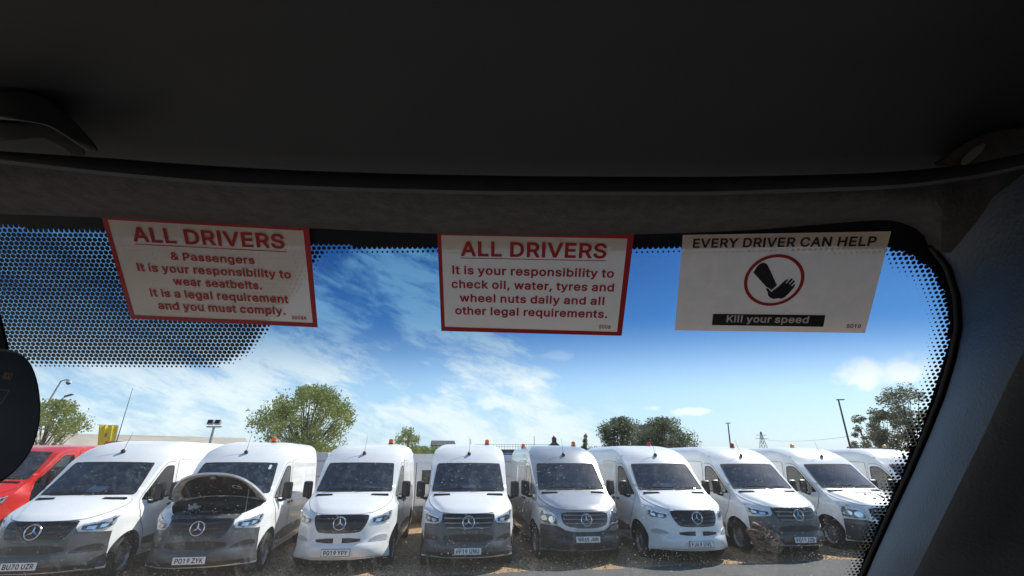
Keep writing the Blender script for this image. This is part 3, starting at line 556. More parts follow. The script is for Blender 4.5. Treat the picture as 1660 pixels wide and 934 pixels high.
def text_me(txt, bold=.0, mat_=None, extrude=0):
    V, F, x = [], [], 0
    for ch in txt:
        if ch == ' ': x += 190; continue
        adv, pts, fs = glyph(ch); n0 = len(V)
        V += [((a+x)/1000, b/1000, 0) for a, b in pts]; F += [tuple(i+n0 for i in f) for f in fs]; x += adv
    used = sorted({i for f in F for i in f}); mp = {o: k for k, o in enumerate(used)}
    me = bpy.data.meshes.new('txt'); me.from_pydata([V[i] for i in used], [], [tuple(mp[i] for i in f) for f in F])
    if mat_: me.materials.append(mat_)
    return me


def tbounds(me):
    a = np.empty(len(me.vertices)*3); me.vertices.foreach_get('co', a); a = a.reshape(-1, 3); return a


def star_mesh():
    bm = bmesh.new()
    r = .115
    for k in range(28):
        pass
    # ring
    ring = []
    for k in range(32):
        a = 2*pi*k/32; c = Vector((cos(a)*r, 0, sin(a)*r)); o = Vector((cos(a), 0, sin(a)))
        ring.append([bm.verts.new(c+o*.012*cos(b)+Vector((0, -.012*sin(b), 0))) for b in np.linspace(0, 2*pi, 9)[:-1]])
    for k in range(32):
        a, b = ring[k], ring[(k+1) % 32]
        for j in range(8): bm.faces.new((a[j], a[(j+1) % 8], b[(j+1) % 8], b[j]))
    for k in range(3):
        a = pi/2+2*pi*k/3; d = Vector((cos(a), 0, sin(a))); e = Vector((-sin(a), 0, cos(a)))
        tip = bm.verts.new(d*r); l = bm.verts.new(e*.020+d*.012); rr = bm.verts.new(-e*.020+d*.012); mid = bm.verts.new(Vector((0, -.022, 0))); bk = bm.verts.new(Vector((0, .006, 0)))
        for f in ((tip, l, mid), (tip, mid, rr), (tip, bk, l), (tip, rr, bk)): bm.faces.new(f)
    bmesh.ops.recalc_face_normals(bm, faces=bm.faces[:])
    return bm2me('star_badge', bm, chrome, True, angle=R(30))


def wheel_meshes():
    A = Matrix.Rotation(pi/2, 4, 'Y')
    ty = solid_of(lambda bm: add_lathe(bm, [(.215, -.09), (.27, -.112), (.32, -.108), (.340, -.085), (.343, 0), (.340, .085), (.32, .108), (.27, .112), (.215, .09)], 36, A), 'tyre', rubber)
    def rimf(bm):
        add_lathe(bm, [(.218, .100), (.226, .105), (.212, .085), (.195, .05), (.185, .045), (.165, .062), (.115, .075), (.085, .07), (.078, .085), (.05, .092), (.0, .094)], 32, A)
    def holes(bm):
        rimf(bm)
        for k in range(12):
            a = 2*pi*k/12
            add_lathe(bm, [(.019, .0), (.0, .001)], 8, A @ Matrix.Translation((cos(a)*.158, sin(a)*.158, .069)), 1)
        for k in range(6):
            a = 2*pi*k/6+.2
            add_lathe(bm, [(.010, .0), (.010, .012), (0, .012)], 6, A @ Matrix.Translation((cos(a)*.098, sin(a)*.098, .076)))
    rim = solid_of(holes, 'rim', [steel, seam])
    return ty, rim, None


def mirror_meshes(sg):
    def hous(bm):
        vs = add_box(bm, (-.10, -.055, -.17), (.10, .055, .17), .045)
        for v in vs:
            if v.co.y < 0: v.co.x *= .86; v.co.z *= .9
    h = solid_of(hous, 'mirror_housing', blackpl)
    g = solid_of(lambda bm: add_box(bm, (-.075, .056, -.14), (.075, .062, .14)), 'mirror_glass', chrome, smooth=False)
    a = solid_of(lambda bm: add_tube(bm, [(-sg*.22, -.02, -.18), (-sg*.10, -.01, -.20), (0, 0, -.16)], [.035, .03, .03], 8), 'mirror_arm', blackpl)
    return h, g, a


def number_plate(parent, txt, loc, tilt=0, back=False, ry=0):
    pm = cached('plate' + ('b' if back else ''), lambda: solid_of(lambda bm: add_box(bm, (-.262, -.004, -.057), (.262, .004, .057), .002), 'number_plate', platey if back else platem))
    o = link('number_plate', pm, parent, loc, (tilt, ry, 0))
    link('plate_backing', cached('plate_back', lambda: solid_of(lambda bm: add_box(bm, (-.270, -.002, -.065), (.270, .012, .065), .002), 'plate_backing', blackpl)), o)
    if txt:
        me = text_me(txt, .018, ink); a = tbounds(me); a[:, 0] -= a[:, 0].min(); w = a[:, 0].max(); h = a[:, 1].max()-a[:, 1].min(); a[:, 1] -= a[:, 1].min()
        a[:, 0] = (a[:, 0]/w-.5)*.445; z = (a[:, 1]/h-.5)*.080
        co = np.stack([a[:, 0] if not back else -a[:, 0], np.full(len(a), .0055 if back else -.0055), z], 1)
        me.vertices.foreach_set('co', co.ravel()); me.update(); me.name = 'plate_lettering'
        link('plate_lettering', me, o)
    return o


def slats(bm, sh, x0, x1, zs, h, off, curve=0):
    for z in zs:
        pts = [sh.topn(*sh.inv(x, z)) for x in np.linspace(x0(z), x1(z), 13)]
        up = Vector((0, 0, 1)); prev = None
        for p, nn in pts:
            c = p+nn*off; t = up*h*.5
            q = [bm.verts.new(c+t-nn*.014), bm.verts.new(c+t*.8+nn*.004), bm.verts.new(c-t*.8+nn*.004), bm.verts.new(c-t-nn*.014)]
            if prev:
                for i in range(4): bm.faces.new((prev[i], prev[(i+1) % 4], q[(i+1) % 4], q[i]))
            prev = q


SHELLS = {}
def build_van(name, loc, yaw, paint='white', bumper='dark', gen=7, plate=None, label='', group='panel vans parked in the front row', low=0, beacon=None,
              papers=(), open_bonnet=False, antenna=True, slat_bright=False, dash_x=1, lean=0):
    body_m = {'white': white, 'silver': silver, 'red': red}[paint]
    bump_m = {'dark': darkpl, 'body': body_m}[bumper]
    sk = (low,)
    if sk not in SHELLS: SHELLS[sk] = Shell(low)
    sh = SHELLS[sk]
    root = empty(name, (loc[0], loc[1], 0), yaw)
    tag(root, label, 'van', group)
    key = (paint, low, gen)
    L = lambda nm, me, par=root, loc=None, rot=None: link(nm, me, par, loc, rot)
    body = L('body', cached(('body', key, open_bonnet), lambda: shell_mesh(sh, body_m, open_bonnet)))
    # glass
    def ring(loop_o, loop_i, off, nm='windscreen_frame'):
        a = [sh.inv(*p) for p in densify(loop_o, .04)]; b = [sh.inv(*p) for p in densify(loop_i, .04)]
        return patch(nm, [a, b], sh.topn, seam, off, .08, .08)
    g = L('windscreen', cached(('ws', low), lambda: sh.front('windscreen', inset(WSLOOP, .012), ws_glass, .002)))
    L('windscreen_frame', cached(('wsf', low), lambda: ring(WSLOOP, inset(WSLOOP, .032), .005)), g)
    def wiper(bm):
        for x0, x1 in ((-.62, .02), (.06, .62)):
            pts = [sh.topn(*sh.inv(x, z)) for x, z in ((x0, 1.42), ((x0+x1)/2, 1.445), (x1, 1.44))]
            add_tube(bm, [p+nn*.03 for p, nn in pts], .010, 5)
    L('wiper', cached(('wip', low), lambda: solid_of(wiper, 'wiper', blackpl)), g)
    for sg in (-1, 1):
        fn = sh.side(sg)
        d = L('door', cached(('door', key, sg), lambda: patch('door', [DOOR, SIDEWIN], fn, body_m, .006, .07, .06, .012)))
        L('door_seal', cached(('ds', low, sg), lambda: patch('door_seal', [inset(DOOR, -.010), inset(DOOR, .02)], fn, seam, .003, .09, .09)), d)
        w = L('side_window', cached(('sw', low, sg), lambda: patch('side_window', [inset(SIDEWIN, .004)], fn, side_glass, .004, .12, .12)), d)
        L('window_frame', cached(('swf', low, sg), lambda: patch('window_frame', [SIDEWIN, inset(SIDEWIN, .022)], fn, seam, .008, .12, .12)), w)
        L('window_divider', cached(('swd', low, sg), lambda: patch('window_divider', [[(1.60, 1.30), (1.63, 1.30), (1.75, 1.72), (1.72, 1.70)]], fn, seam, .009, .12, .12)), w)
        L('door_handle', cached(('dh', low, sg), lambda: solid_of(lambda bm: add_box(bm, *( ((.985, 2.20, 1.13), (1.025, 2.34, 1.175)) if sg > 0 else ((-1.025, 2.20, 1.13), (-.985, 2.34, 1.175)) ), .012), 'door_handle', blackpl)), d)
        if low != 9:
            q = L('sliding_door', cached(('sl', key, sg), lambda: patch('sliding_door', [SLIDE], fn, body_m, .006, .07, .06, .012)))
            L('door_seal', cached(('sls', low, sg), lambda: patch('door_seal', [inset(SLIDE, -.009), inset(SLIDE, .02)], fn, seam, .003, .09, .09)), q)
            L('door_handle', cached(('sh_', low, sg), lambda: solid_of(lambda bm: add_box(bm, *( ((.985, 2.52, 1.13), (1.025, 2.66, 1.175)) if sg > 0 else ((-1.025, 2.52, 1.13), (-.985, 2.66, 1.175)) ), .012), 'door_handle', blackpl)), q)
        for y0, y1 in ((1.50, 4.22), (5.17, 5.82)):
            L('rubbing_strip', cached(('trim', low, sg, y0), lambda: patch('rubbing_strip', [smooth_loop([(y0, .43), (y1, .43), (y1, .65), (y0, .65)], 1)], fn, darkpl, .012, .2, .08, .012)))
        h, gl, ar = cached(('mir', sg), lambda: mirror_meshes(sg))
        mo = L('door_mirror', h, root, (sg*1.10, 1.52, 1.44), (0, 0, -sg*R(6)))
        L('mirror_glass', gl, mo); L('mirror_arm', ar, mo)
        ty, rim, ho = cached('wheel', wheel_meshes)
        for yw in (1.04, 4.70):
            wl = L('wheel', ty, root, (sg*.865, yw, .343), (random.uniform(0, 2), 0, 0 if sg > 0 else pi))
            L('rim', rim, wl)
    def arches(bm):
        for yc in (1.04, 4.70):
            for sg in (-1, 1):
                pts = arch(yc, .45, .21); pr = None
                for y, z in pts:
                    a = bm.verts.new((sg*(sh.X(y, z)-.012), y, z)); b = bm.verts.new((sg*.60, y, z))
                    if pr: bm.faces.new((pr[0], a, b, pr[1]))
                    pr = (a, b)
                lid = [bm.verts.new((sg*.60, y, z)) for y, z in pts]; bm.faces.new(lid)
        add_box(bm, (-.86, 1.55, .24), (.86, 4.18, .50)); add_box(bm, (-.59, .35, .26), (.59, 5.75, .52)); add_box(bm, (-.86, 5.2, .28), (.86, 5.78, .5))
    L('underbody', cached(('ub', low), lambda: solid_of(arches, 'underbody', dirtm, smooth=False)))
    # bonnet
    if not open_bonnet:
        bo = L('bonnet', cached(('bonnet', key), lambda: sh.front('bonnet', BONNET, body_m, .006, .012, 1)))
        L('bonnet_gap', cached(('bgap', low), lambda: patch('bonnet_gap', gap_loops(sh), sh.topn, seam, .003, .09, .09)), bo)
        for sg in (-1, 1):
            vent = [(sg*.40, 1.318), (sg*.76, 1.300), (sg*.775, 1.325), (sg*.755, 1.338), (sg*.42, 1.345)] 
            L('bonnet_vent', cached(('vent', low, sg), lambda: sh.front('bonnet_vent', vent, mat('vent_black', (.012, .012, .012), .95, spec=.05), .012, 0)), bo)
    # nose
    if gen == 7:
        bl = [(0, .255), (.60, .26), (.93, .275), (.935, .50), (.93, .74), (.90, .835), (.75, .845), (.575, .87), (.535, .93), (.53, 1.03), (.50, 1.042), (0, 1.042)]
        bl = bl+[(-a, b) for a, b in bl[::-1][1:-1]]
        bp = L('bumper', cached(('bump', key, bumper), lambda: sh.front('bumper', bl, bump_m, .010, .012)))
        if bumper == 'dark':
            L('bumper_lip', cached(('lipd', low), lambda: sh.front('bumper_lip', [(-.85, .262), (.85, .262), (.84, .335), (.60, .36), (-.60, .36), (-.84, .335)], blackpl, .017, .004)), bp)
        gl_ = smooth_loop([(-.50, 1.03), (0, 1.035), (.50, 1.03), (.525, .98), (.49, .86), (.42, .755), (.36, .725), (0, .715), (-.36, .725), (-.42, .755), (-.49, .86), (-.525, .98)], 1)
        gr = L('grille', cached(('grille', low), lambda: sh.front('grille', gl_, gloss_black, .016, .01)))
        hw = lambda z: .50-.11*sst(z, .95, .74)*0-(.0 if z > .9 else (.9-z)*.55)
        L('grille_slat', cached(('sl7', slat_bright), lambda: solid_of(lambda bm: slats(bm, sh, lambda z: -hw(z)+.02, lambda z: hw(z)-.02, (.955, .875, .795), .034, .030), 'grille_slat', slatm if slat_bright else gloss_black)), gr)
        p, nn = sh.topn(*sh.inv(0, .885))
        L('star_badge', cached('star', star_mesh), gr, tuple(p+nn*.045), (R(-8), 0, 0))
        lo = smooth_loop([(-.43, .635), (.43, .635), (.40, .55), (-.40, .55)] if bumper == 'body' else [(-.46, .685), (.46, .685), (.52, .55), (-.52, .55)], 1)
        L('lower_grille', cached(('lg', low, bumper), lambda: sh.front('lower_grille', lo, blackpl, .016, 0)), bp)
        if bumper == 'body':
            L('radar_cover', cached(('rad', key), lambda: sh.front('radar_cover', [(-.08, .55), (.08, .55), (.08, .635), (-.08, .635)], body_m, .022, .01)), bp)
            L('bumper_lip', cached(('lip', low), lambda: sh.front('bumper_lip', [(-.80, .262), (.80, .262), (.62, .30), (-.62, .30)], blackpl, .014, 0)), bp)
        for sg in (-1, 1):
            fl = [(sg*a, b) for a, b in [(.56, .56), (.60, .63), (.74, .675), (.87, .655), (.885, .56), (.84, .545)]]
            if sg < 0: fl = fl[::-1]
            L('fog_recess', cached(('fog', bumper, sg), lambda: sh.front('fog_recess', smooth_loop(fl, 1), darkpl if bumper == 'dark' else body_m, .018, .012)), bp)
            fr = inset(smooth_loop(fl, 1), .016)
            L('fog_trim', cached(('fogt', bumper, sg), lambda: sh.front('fog_trim', fr, blackpl if bumper == 'dark' else mat('dull_white', (.45, .46, .47), .5), .0195, 0)), bp)
            hl = [(.565, .885), (.70, .862), (.80, .868), (.865, .90), (.905, .98), (.925, 1.075), (.90, 1.085), (.80, 1.03), (.70, .995), (.575, .975)]
            hl = [(sg*a, b) for a, b in hl]
            if sg < 0: hl = hl[::-1]
            h = L('headlight', cached(('hlr', sg), lambda: sh.front('headlight', hl, reflector, .008, .01, 1)))
            L('headlight_lens', cached(('hll', sg), lambda: sh.front('headlight_lens', inset(smooth_loop(hl, 1), -.003), lens_glass, .024, .016)), h)
            def sub(nm, pts, m_, off):
                q = [(sg*a, b) for a, b in pts]
                if sg < 0: q = q[::-1]
                L(nm, cached((nm, sg, pts[0]), lambda: sh.front(nm, q, m_, off, 0)), h)
            sub('headlight_bowl', [(.60, .893), (.70, .878), (.80, .885), (.855, .91), (.875, .965), (.80, .995), (.70, .965), (.60, .955)], gloss_black, .0125)
            sub('lamp_strip', [(.575, .952), (.70, .972), (.80, 1.005), (.90, 1.055), (.90, 1.078), (.80, 1.024), (.70, .990), (.575, .972)], lampw, .0135)
            sub('lamp_strip', [(.885, .95), (.905, 1.0), (.917, 1.06), (.900, 1.05), (.885, 1.0), (.868, .95)], lampw, .0150)
            sub('reflector_cup', [(.645, .895), (.735, .888), (.745, .945), (.655, .945)], chrome, .0155)
            sub('reflector_cup', [(.775, .905), (.835, .915), (.852, .965), (.785, .960)], chrome, .0155)
        # plate
        if plate:
            p, nn = sh.topn(*sh.inv(0, .405))
            number_plate(root, plate, tuple(p+nn*.035), R(-2))
    else:
        sil = silver if paint == 'silver' else body_m
        bl = [(0, .255), (.60, .26), (.93, .275), (.94, .50), (.93, .735), (.60, .73), (.53, .70), (.45, .655), (.30, .63), (0, .625)]
        bl = bl+[(-a, b) for a, b in bl[::-1][1:-1]]
        bp = L('bumper', cached(('bump6', key), lambda: sh.front('bumper', bl, mat('dark_bumper', (.026, .027, .029), .38), .014, .014)))
        L('bumper_step', cached(('bst', key), lambda: sh.front('bumper_step', smooth_loop([(.56, .60), (.90, .64), (.91, .72), (.60, .705)], 1), darkpl, .024, .012)), bp)
        L('bumper_step', cached(('bst2', key), lambda: sh.front('bumper_step', smooth_loop([(-.60, .705), (-.91, .72), (-.90, .64), (-.56, .60)], 1), darkpl, .024, .012)), bp)
        L('lower_grille', cached(('lg6', low), lambda: sh.front('lower_grille', smooth_loop([(-.55, .40), (.55, .40), (.50, .29), (-.50, .29)], 1), seam, .017, 0)), bp)
        so_ = smooth_loop([(-.555, 1.01), (0, 1.02), (.555, 1.01), (.575, .90), (.55, .77), (.46, .685), (.25, .64), (0, .635), (-.25, .64), (-.46, .685), (-.55, .77), (-.575, .90)], 1)
        su = L('grille_surround', cached(('su', key), lambda: sh.front('grille_surround', so_, sil, .022, .012)))
        gr = L('grille', cached(('gr6', low), lambda: sh.front('grille', smooth_loop([(-.50, .99), (0, .995), (.50, .99), (.515, .90), (.49, .80), (.42, .735), (.22, .70), (0, .695), (-.22, .70), (-.42, .735), (-.49, .80), (-.515, .90)], 1), gloss_black, .028, 0)))
        L('grille_slat', cached(('sl6', low), lambda: solid_of(lambda bm: slats(bm, sh, lambda z: -.47+max(0, .82-z)*.6, lambda z: .47-max(0, .82-z)*.6, (.935, .86, .785), .030, .042), 'grille_slat', slatm)), gr)
        p, nn = sh.topn(*sh.inv(0, .845))
        L('star_badge', cached('star', star_mesh), gr, tuple(p+nn*.06), (R(-8), 0, 0))
        for sg in (-1, 1):
            hl = [(.585, .76), (.80, .755), (.915, .79), (.925, .93), (.915, 1.045), (.82, 1.05), (.73, 1.02), (.64, .95), (.585, .88)]
            hl = [(sg*a, b) for a, b in hl]
            if sg < 0: hl = hl[::-1]
            h = L('headlight', cached(('hlr6', sg), lambda: sh.front('headlight', hl, reflector, .010, .012, 1)))
            L('headlight_lens', cached(('hll6', sg), lambda: sh.front('headlight_lens', inset(smooth_loop(hl, 1), -.003), lens_glass, .030, .02)), h)
            def sub(nm, pts, m_, off):
                q = [(sg*a, b) for a, b in pts]
                if sg < 0: q = q[::-1]
                L(nm, cached((nm, 6, sg, pts[0]), lambda: sh.front(nm, q, m_, off, 0)), h)
            circ = lambda x, z, r, k: [(x+r*cos(a), z+r*k*sin(a)) for a in np.linspace(0, 2*pi, 15)[:-1]]
            sub('headlight_bowl', [(.60, .78), (.79, .775), (.895, .80), (.90, .92), (.80, .95), (.70, .94), (.61, .87)], mat('bowl_grey', (.12, .125, .13), .3, metal=.5), .0145)
            sub('reflector_cup', circ(.69, .85, .062, 1.0), chrome, .018)
            sub('reflector_cup', circ(.83, .865, .055, 1.0), chrome, .018)
            sub('lamp_strip', [(.73, .985), (.83, 1.005), (.90, 1.005), (.90, 1.03), (.82, 1.035), (.74, 1.01)], mat('turn_lens', (.62, .50, .38), .3), .0165)
        if plate:
            p, nn = sh.topn(*sh.inv(0, .485)); number_plate(root, plate, tuple(p+nn*.04), R(-3))
    # roof furniture
    rz = lambda x, y: max((sh.top(sp, x/.85).z for sp in sh.sv[::6] if abs(sh.top(sp, x/.85).y-y) < .08), default=2.2)
    if antenna:
        def ant(bm):
            z0 = rz(0, 1.93); add_lathe(bm, [(.045, -.02), (.042, .03), (.02, .055), (0, .06)], 12, Matrix.Translation((0, 1.93, z0)))
            add_tube(bm, [(0, 1.94, z0+.04), (0, 2.10, z0+.42)], [.005, .003], 5)
        L('antenna', cached(('ant', low), lambda: solid_of(ant, 'antenna', blackpl)))
    if beacon:
        bx, by, col = beacon; z0 = rz(bx, by)-.01
        b = L('beacon', solid_of(lambda bm: add_lathe(bm, [(.066, 0), (.066, .03), (.060, .035)], 20, Matrix.Translation((bx, by, z0))), 'beacon', blackpl))
        L('beacon_dome', solid_of(lambda bm: add_lathe(bm, [(.056, .033), (.058, .09), (.050, .12), (.025, .136), (0, .138)], 20, Matrix.Translation((bx, by, z0))), 'beacon_dome', col), b)
    # cab interior
    def dash(bm):
        add_box(bm, (-.80, 1.30, 1.05), (.80, 1.72, 1.385), .05); add_box(bm, (-.86, 1.08, .6), (.86, 1.5, 1.20))
        add_box(bm, (-.88, 2.52, .5), (.88, 2.56, 2.05)); add_box(bm, (-.9, 1.1, .5), (.9, 2.5, .55))
    L('dashboard', cached(('dash', low), lambda: solid_of(dash, 'dashboard', dashm)))
    for xs in (-.52, .0, .52):
        def seat(bm):
            add_box(bm, (xs-.23, 2.20, .80), (xs+.23, 2.36, 1.56), .06); add_box(bm, (xs-.13, 2.24, 1.58), (xs+.13, 2.33, 1.80), .04); add_box(bm, (xs-.23, 1.75, .70), (xs+.23, 2.25, .88), .05)
        L('seat', cached(('seat', xs), lambda: solid_of(seat, 'seat', seatm)))
    def swh(bm):
        M = Matrix.Translation((-.45*dash_x, 1.80, 1.43)) @ Matrix.Rotation(R(50), 4, 'X')
        pts = [M @ Vector((cos(a)*.19, sin(a)*.19, 0)) for a in np.linspace(0, 2*pi, 25)]
        add_tube(bm, pts, .016, 6); add_box(bm, (-.18, -.02, -.01), (.18, .02, .01), M=M); add_lathe(bm, [(.07, -.02), (.06, .02), (0, .03)], 12, M)
    L('steering_wheel', cached(('sw_', dash_x), lambda: solid_of(swh, 'steering_wheel', blackpl)))
    for (x, y, w, dd, rot) in papers:
        M = Matrix.Translation((x, y+.16, 1.49)) @ Matrix.Rotation(rot, 4, 'Z') @ Matrix.Rotation(R(24), 4, 'X')
        pp = link('paper_sheet', solid_of(lambda bm: add_box(bm, (-w/2, -dd/2, -.001), (w/2, dd/2, .001), M=M), 'paper_sheet', paper, smooth=False))
        pp.location = root.location; pp.rotation_euler.z = yaw; pp['category'] = 'paper'; pp['group'] = 'papers lying on the vans\' dashboards'
        pp['label'] = 'white paper sheet behind the windscreen of the van with plate '+str(plate)
    return root, sh


# ---------------------------------------------------------------- ground
def ground_mat(name, cols, scale, bump, rough=.9, dist=.02, patch_scale=.5):
    m = bpy.data.materials.new(name); m.use_nodes = True; t = m.node_tree; n = N(t); b = t.nodes['Principled BSDF']
    co = n('ShaderNodeTexCoord').outputs['Object']
    v = n('ShaderNodeTexVoronoi', {'Vector': co, 'Scale': scale, 'Randomness': 1})
    rnd = n('ShaderNodeSeparateColor', {0: v.outputs['Color']}).outputs[0]
    cr = n('ShaderNodeValToRGB', {0: rnd})
    for i, c in enumerate(cols):
        e = cr.color_ramp.elements[i] if i < 2 else cr.color_ramp.elements.new(.5)
        e.position = i/(len(cols)-1); e.color = (*c, 1)
    nz = n('ShaderNodeTexNoise', {'Vector': co, 'Scale': patch_scale, 'Detail': 6, 'Roughness': .6}).outputs[0]
    col = n.mix(n.ss(nz, .35, .7, .0, .25), cr.outputs[0], tuple(c*.55 for c in cols[0]))
    t.links.new(col, b.inputs[0]); b.inputs['Roughness'].default_value = rough; b.inputs['Specular IOR Level'].default_value = .2
    h = n.m('SUBTRACT', 1, v.outputs['Distance'])
    bp = n('ShaderNodeBump', {'Strength': bump, 'Distance': dist, 'Height': h}); t.links.new(bp.outputs[0], b.inputs['Normal'])
    return m


gravel = ground_mat('gravel', [(.20, .115, .055), (.44, .28, .15), (.30, .175, .085), (.58, .43, .26)], 26, 1, dist=.03)
asphalt = ground_mat('asphalt', [(.085, .083, .08), (.15, .148, .143), (.115, .112, .108)], 90, .6, dist=.008, patch_scale=1.2)
grassm = mat('far_grass', (.07, .10, .03), .95, noise=.5, nscale=.2)


def sheet(name, pts, z, m):
    bm = bmesh.new(); bm.faces.new([bm.verts.new((x, y, z)) for x, y in pts]); o = link(name, bm2me(name, bm, m, smooth=False)); tag(o, kind='structure'); return o


sheet('ground', [(-3000, -3000), (3000, -3000), (3000, 3000), (-3000, 3000)], -.012, grassm)
sheet('gravel_yard', [(-70, -30), (90, -30), (90, 48), (-70, 48)], -.004, gravel)


def edge_y(x): return 10.50+.19*x
bm = bmesh.new()      # asphalt lane with a ragged edge against the gravel
xs = np.arange(-2.5, 40, .09); pr = None
far = [edge_y(x)+.05*sin(x*2.1)+.035*sin(x*5.3+1)+random.uniform(-.02, .02) for x in xs]
for x, y in zip(xs, far):
    yy = min(y, 30) if x > 0 else y
    q = (bm.verts.new((x, yy, .003)), bm.verts.new((x, -25, .003)))
    if pr: bm.faces.new((pr[0], pr[1], q[1], q[0]))
    pr = q
tag(link('asphalt_lane', bm2me('asphalt_lane', bm, asphalt, False)), kind='structure')
# loose stones lying over the gravel near the lane
bm = bmesh.new()
tri = bmesh.new(); bmesh.ops.create_icosphere(tri, subdivisions=1, radius=1)
tv = [v.co.copy() for v in tri.verts]; tf = [[v.index for v in f.verts] for f in tri.faces]; tri.free()
for _ in range(3800):
    x = random.uniform(-9, 13); y = edge_y(x)+random.uniform(-.10, 1.0)**1 + (random.random()**2)*1.6
    r = random.uniform(.008, .022); Mx = Matrix.Rotation(random.random()*6, 3, 'Z')
    vs = [bm.verts.new(Mx @ Vector((c.x*r*1.3, c.y*r, c.z*r*.7))+Vector((x, y, r*.3))) for c in tv]
    mi = random.choice((0, 1, 1, 0, 1, 2))
    for f in tf: fc = bm.faces.new([vs[i] for i in f]); fc.material_index = mi
st = link('loose_gravel', bm2me('loose_gravel', bm, [mat('stone_tan', (.42, .28, .15), .9), mat('stone_brown', (.22, .13, .07), .9), mat('stone_pale', (.55, .45, .33), .9)], False))
tag(st, kind='stuff')

# ---------------------------------------------------------------- the vans
DD = lambda a: R(a)
vans = {}
VD = [
 ('A', (-8.13, 8.80), 9.9, dict(bumper='dark', plate='BU70 UZR', papers=[(-.05, 1.33, .34, .24, R(-8))], label='white high-roof van with dark bumper and number plate BU70 UZR, beside the red van')),
 ('B', (-5.67, 9.34), 11.8, dict(bumper='dark', plate='PO19 ZYK', open_bonnet=True, papers=[(.46, 1.30, .30, .18, 0)], beacon=(.28, 3.0, amber), label='white van with its bonnet raised, engine bay showing and number plate PO19 ZYK')),
 ('C', (-3.37, 10.12), 6.8, dict(bumper='body', plate='PG19 YPY', papers=[(.36, 1.30, .20, .10, 0)], beacon=(.48, 3.0, amber), label='white van with white bumper and plate PG19 YPY, right of the open bonnet')),
 ('D', (-.85, 10.33), 6.0, dict(bumper='dark', plate='PF19 UNU', slat_bright=True, papers=[(.02, 1.32, .30, .12, R(2))], beacon=(.50, 3.0, amber), label='white van facing straight ahead with dark grey bumper and plate PF19 UNU')),
 ('E', (1.64, 11.17), 7.6, dict(paint='silver', gen=6, plate='WR65 JNN', beacon=(.62, 3.2, amber), dash_x=1, label='silver older-shape van with tall headlights and number plate WR65 JNN')),
 ('F', (4.09, 11.25), 7.0, dict(bumper='body', plate='FJ69 UVL', papers=[(.02, 1.34, .32, .22, R(6))], beacon=(.55, 3.6, redlens), label='white van with white bumper and number plate FJ69 UVL, right of the silver van')),
 ('G', (6.70, 11.90), 7.3, dict(bumper='dark', plate='PO19 ZZB', slat_bright=True, beacon=(.28, 2.75, redlens), label='white van with dark bumper, bright grille bars and plate PO19 ZZB, behind the brown rock')),
 ('H', (9.35, 12.47), 8.2, dict(gen=6, plate=None, beacon=(.42, 3.6, mat('pale_amber_lens', (.75, .42, .12), .3, trans=.3)), label='white older-shape van with small black letters on its bonnet')),
 ('I', (12.30, 13.15), 8.0, dict(gen=6, beacon=(.5, 3.0, MATS['pale_amber_lens']), label='rightmost white van in the front row, half hidden by the black windscreen edge')),
]
for k, loc, yaw, kw in VD:
    vans[k], SH = build_van('panel_van', loc, R(yaw), **kw)
vans['red'], _ = build_van('panel_van', (-13.0, 11.4), R(6), paint='red', low=.35, bumper='dark', antenna=False, label='red low-roof van at the far left, partly behind the rear-view mirror')

vans['red'].scale = (1.04, 1.04, 1.12)
# extras on single vans
def on_van(root, x, z, off):      # place at front view coordinates
    p, nn = SH.topn(*SH.inv(x, z)); return p+nn*off, nn
# small black letters on the bonnet of the older white van
me = text_me('I C I A', .012, ink); a = tbounds(me); a[:, 0] -= a[:, 0].mean()
w = a[:, 0].max()-a[:, 0].min(); a[:, 0] *= .60/w; a[:, 1] *= .34/.56
co = []
for x, y, _z in a:
    y += 0
    sp, u = SH.inv(0, 1.15); p, nn = SH.topn(sp+y, (x+.04)/.85); co.append(p+nn*.012)
me.vertices.foreach_set('co', np.array([tuple(c) for c in co]).ravel()); me.update()
link('bonnet_lettering', me, vans['H'])
def lline(bm):
    for (x0, x1, dy, t) in ((-.24, .34, .40, .035),):
        sp, u = SH.inv(0, 1.15); prv = None
        for x in np.linspace(x0, x1, 8):
            q = []
            for d in (dy, dy+t):
                p, nn = SH.topn(sp+d, x/.85); q.append(bm.verts.new(p+nn*.012))
            if prv: bm.faces.new((prv[0], q[0], q[1], prv[1]))
            prv = q
link('lettering_bar', solid_of(lline, 'lettering_bar', ink, smooth=False), vans['H'])

E_ = vans['E']; p_ = Vector((-.72, 4.2, 2.42))
b_ = link('beacon', solid_of(lambda bm: add_lathe(bm, [(.066, 0), (.066, .03), (.060, .035)], 20, Matrix.Translation(p_)), 'beacon', blackpl), E_)
link('beacon_dome', solid_of(lambda bm: add_lathe(bm, [(.056, .033), (.058, .09), (.050, .12), (.025, .136), (0, .138)], 20, Matrix.Translation(p_)), 'beacon_dome', amber), b_)
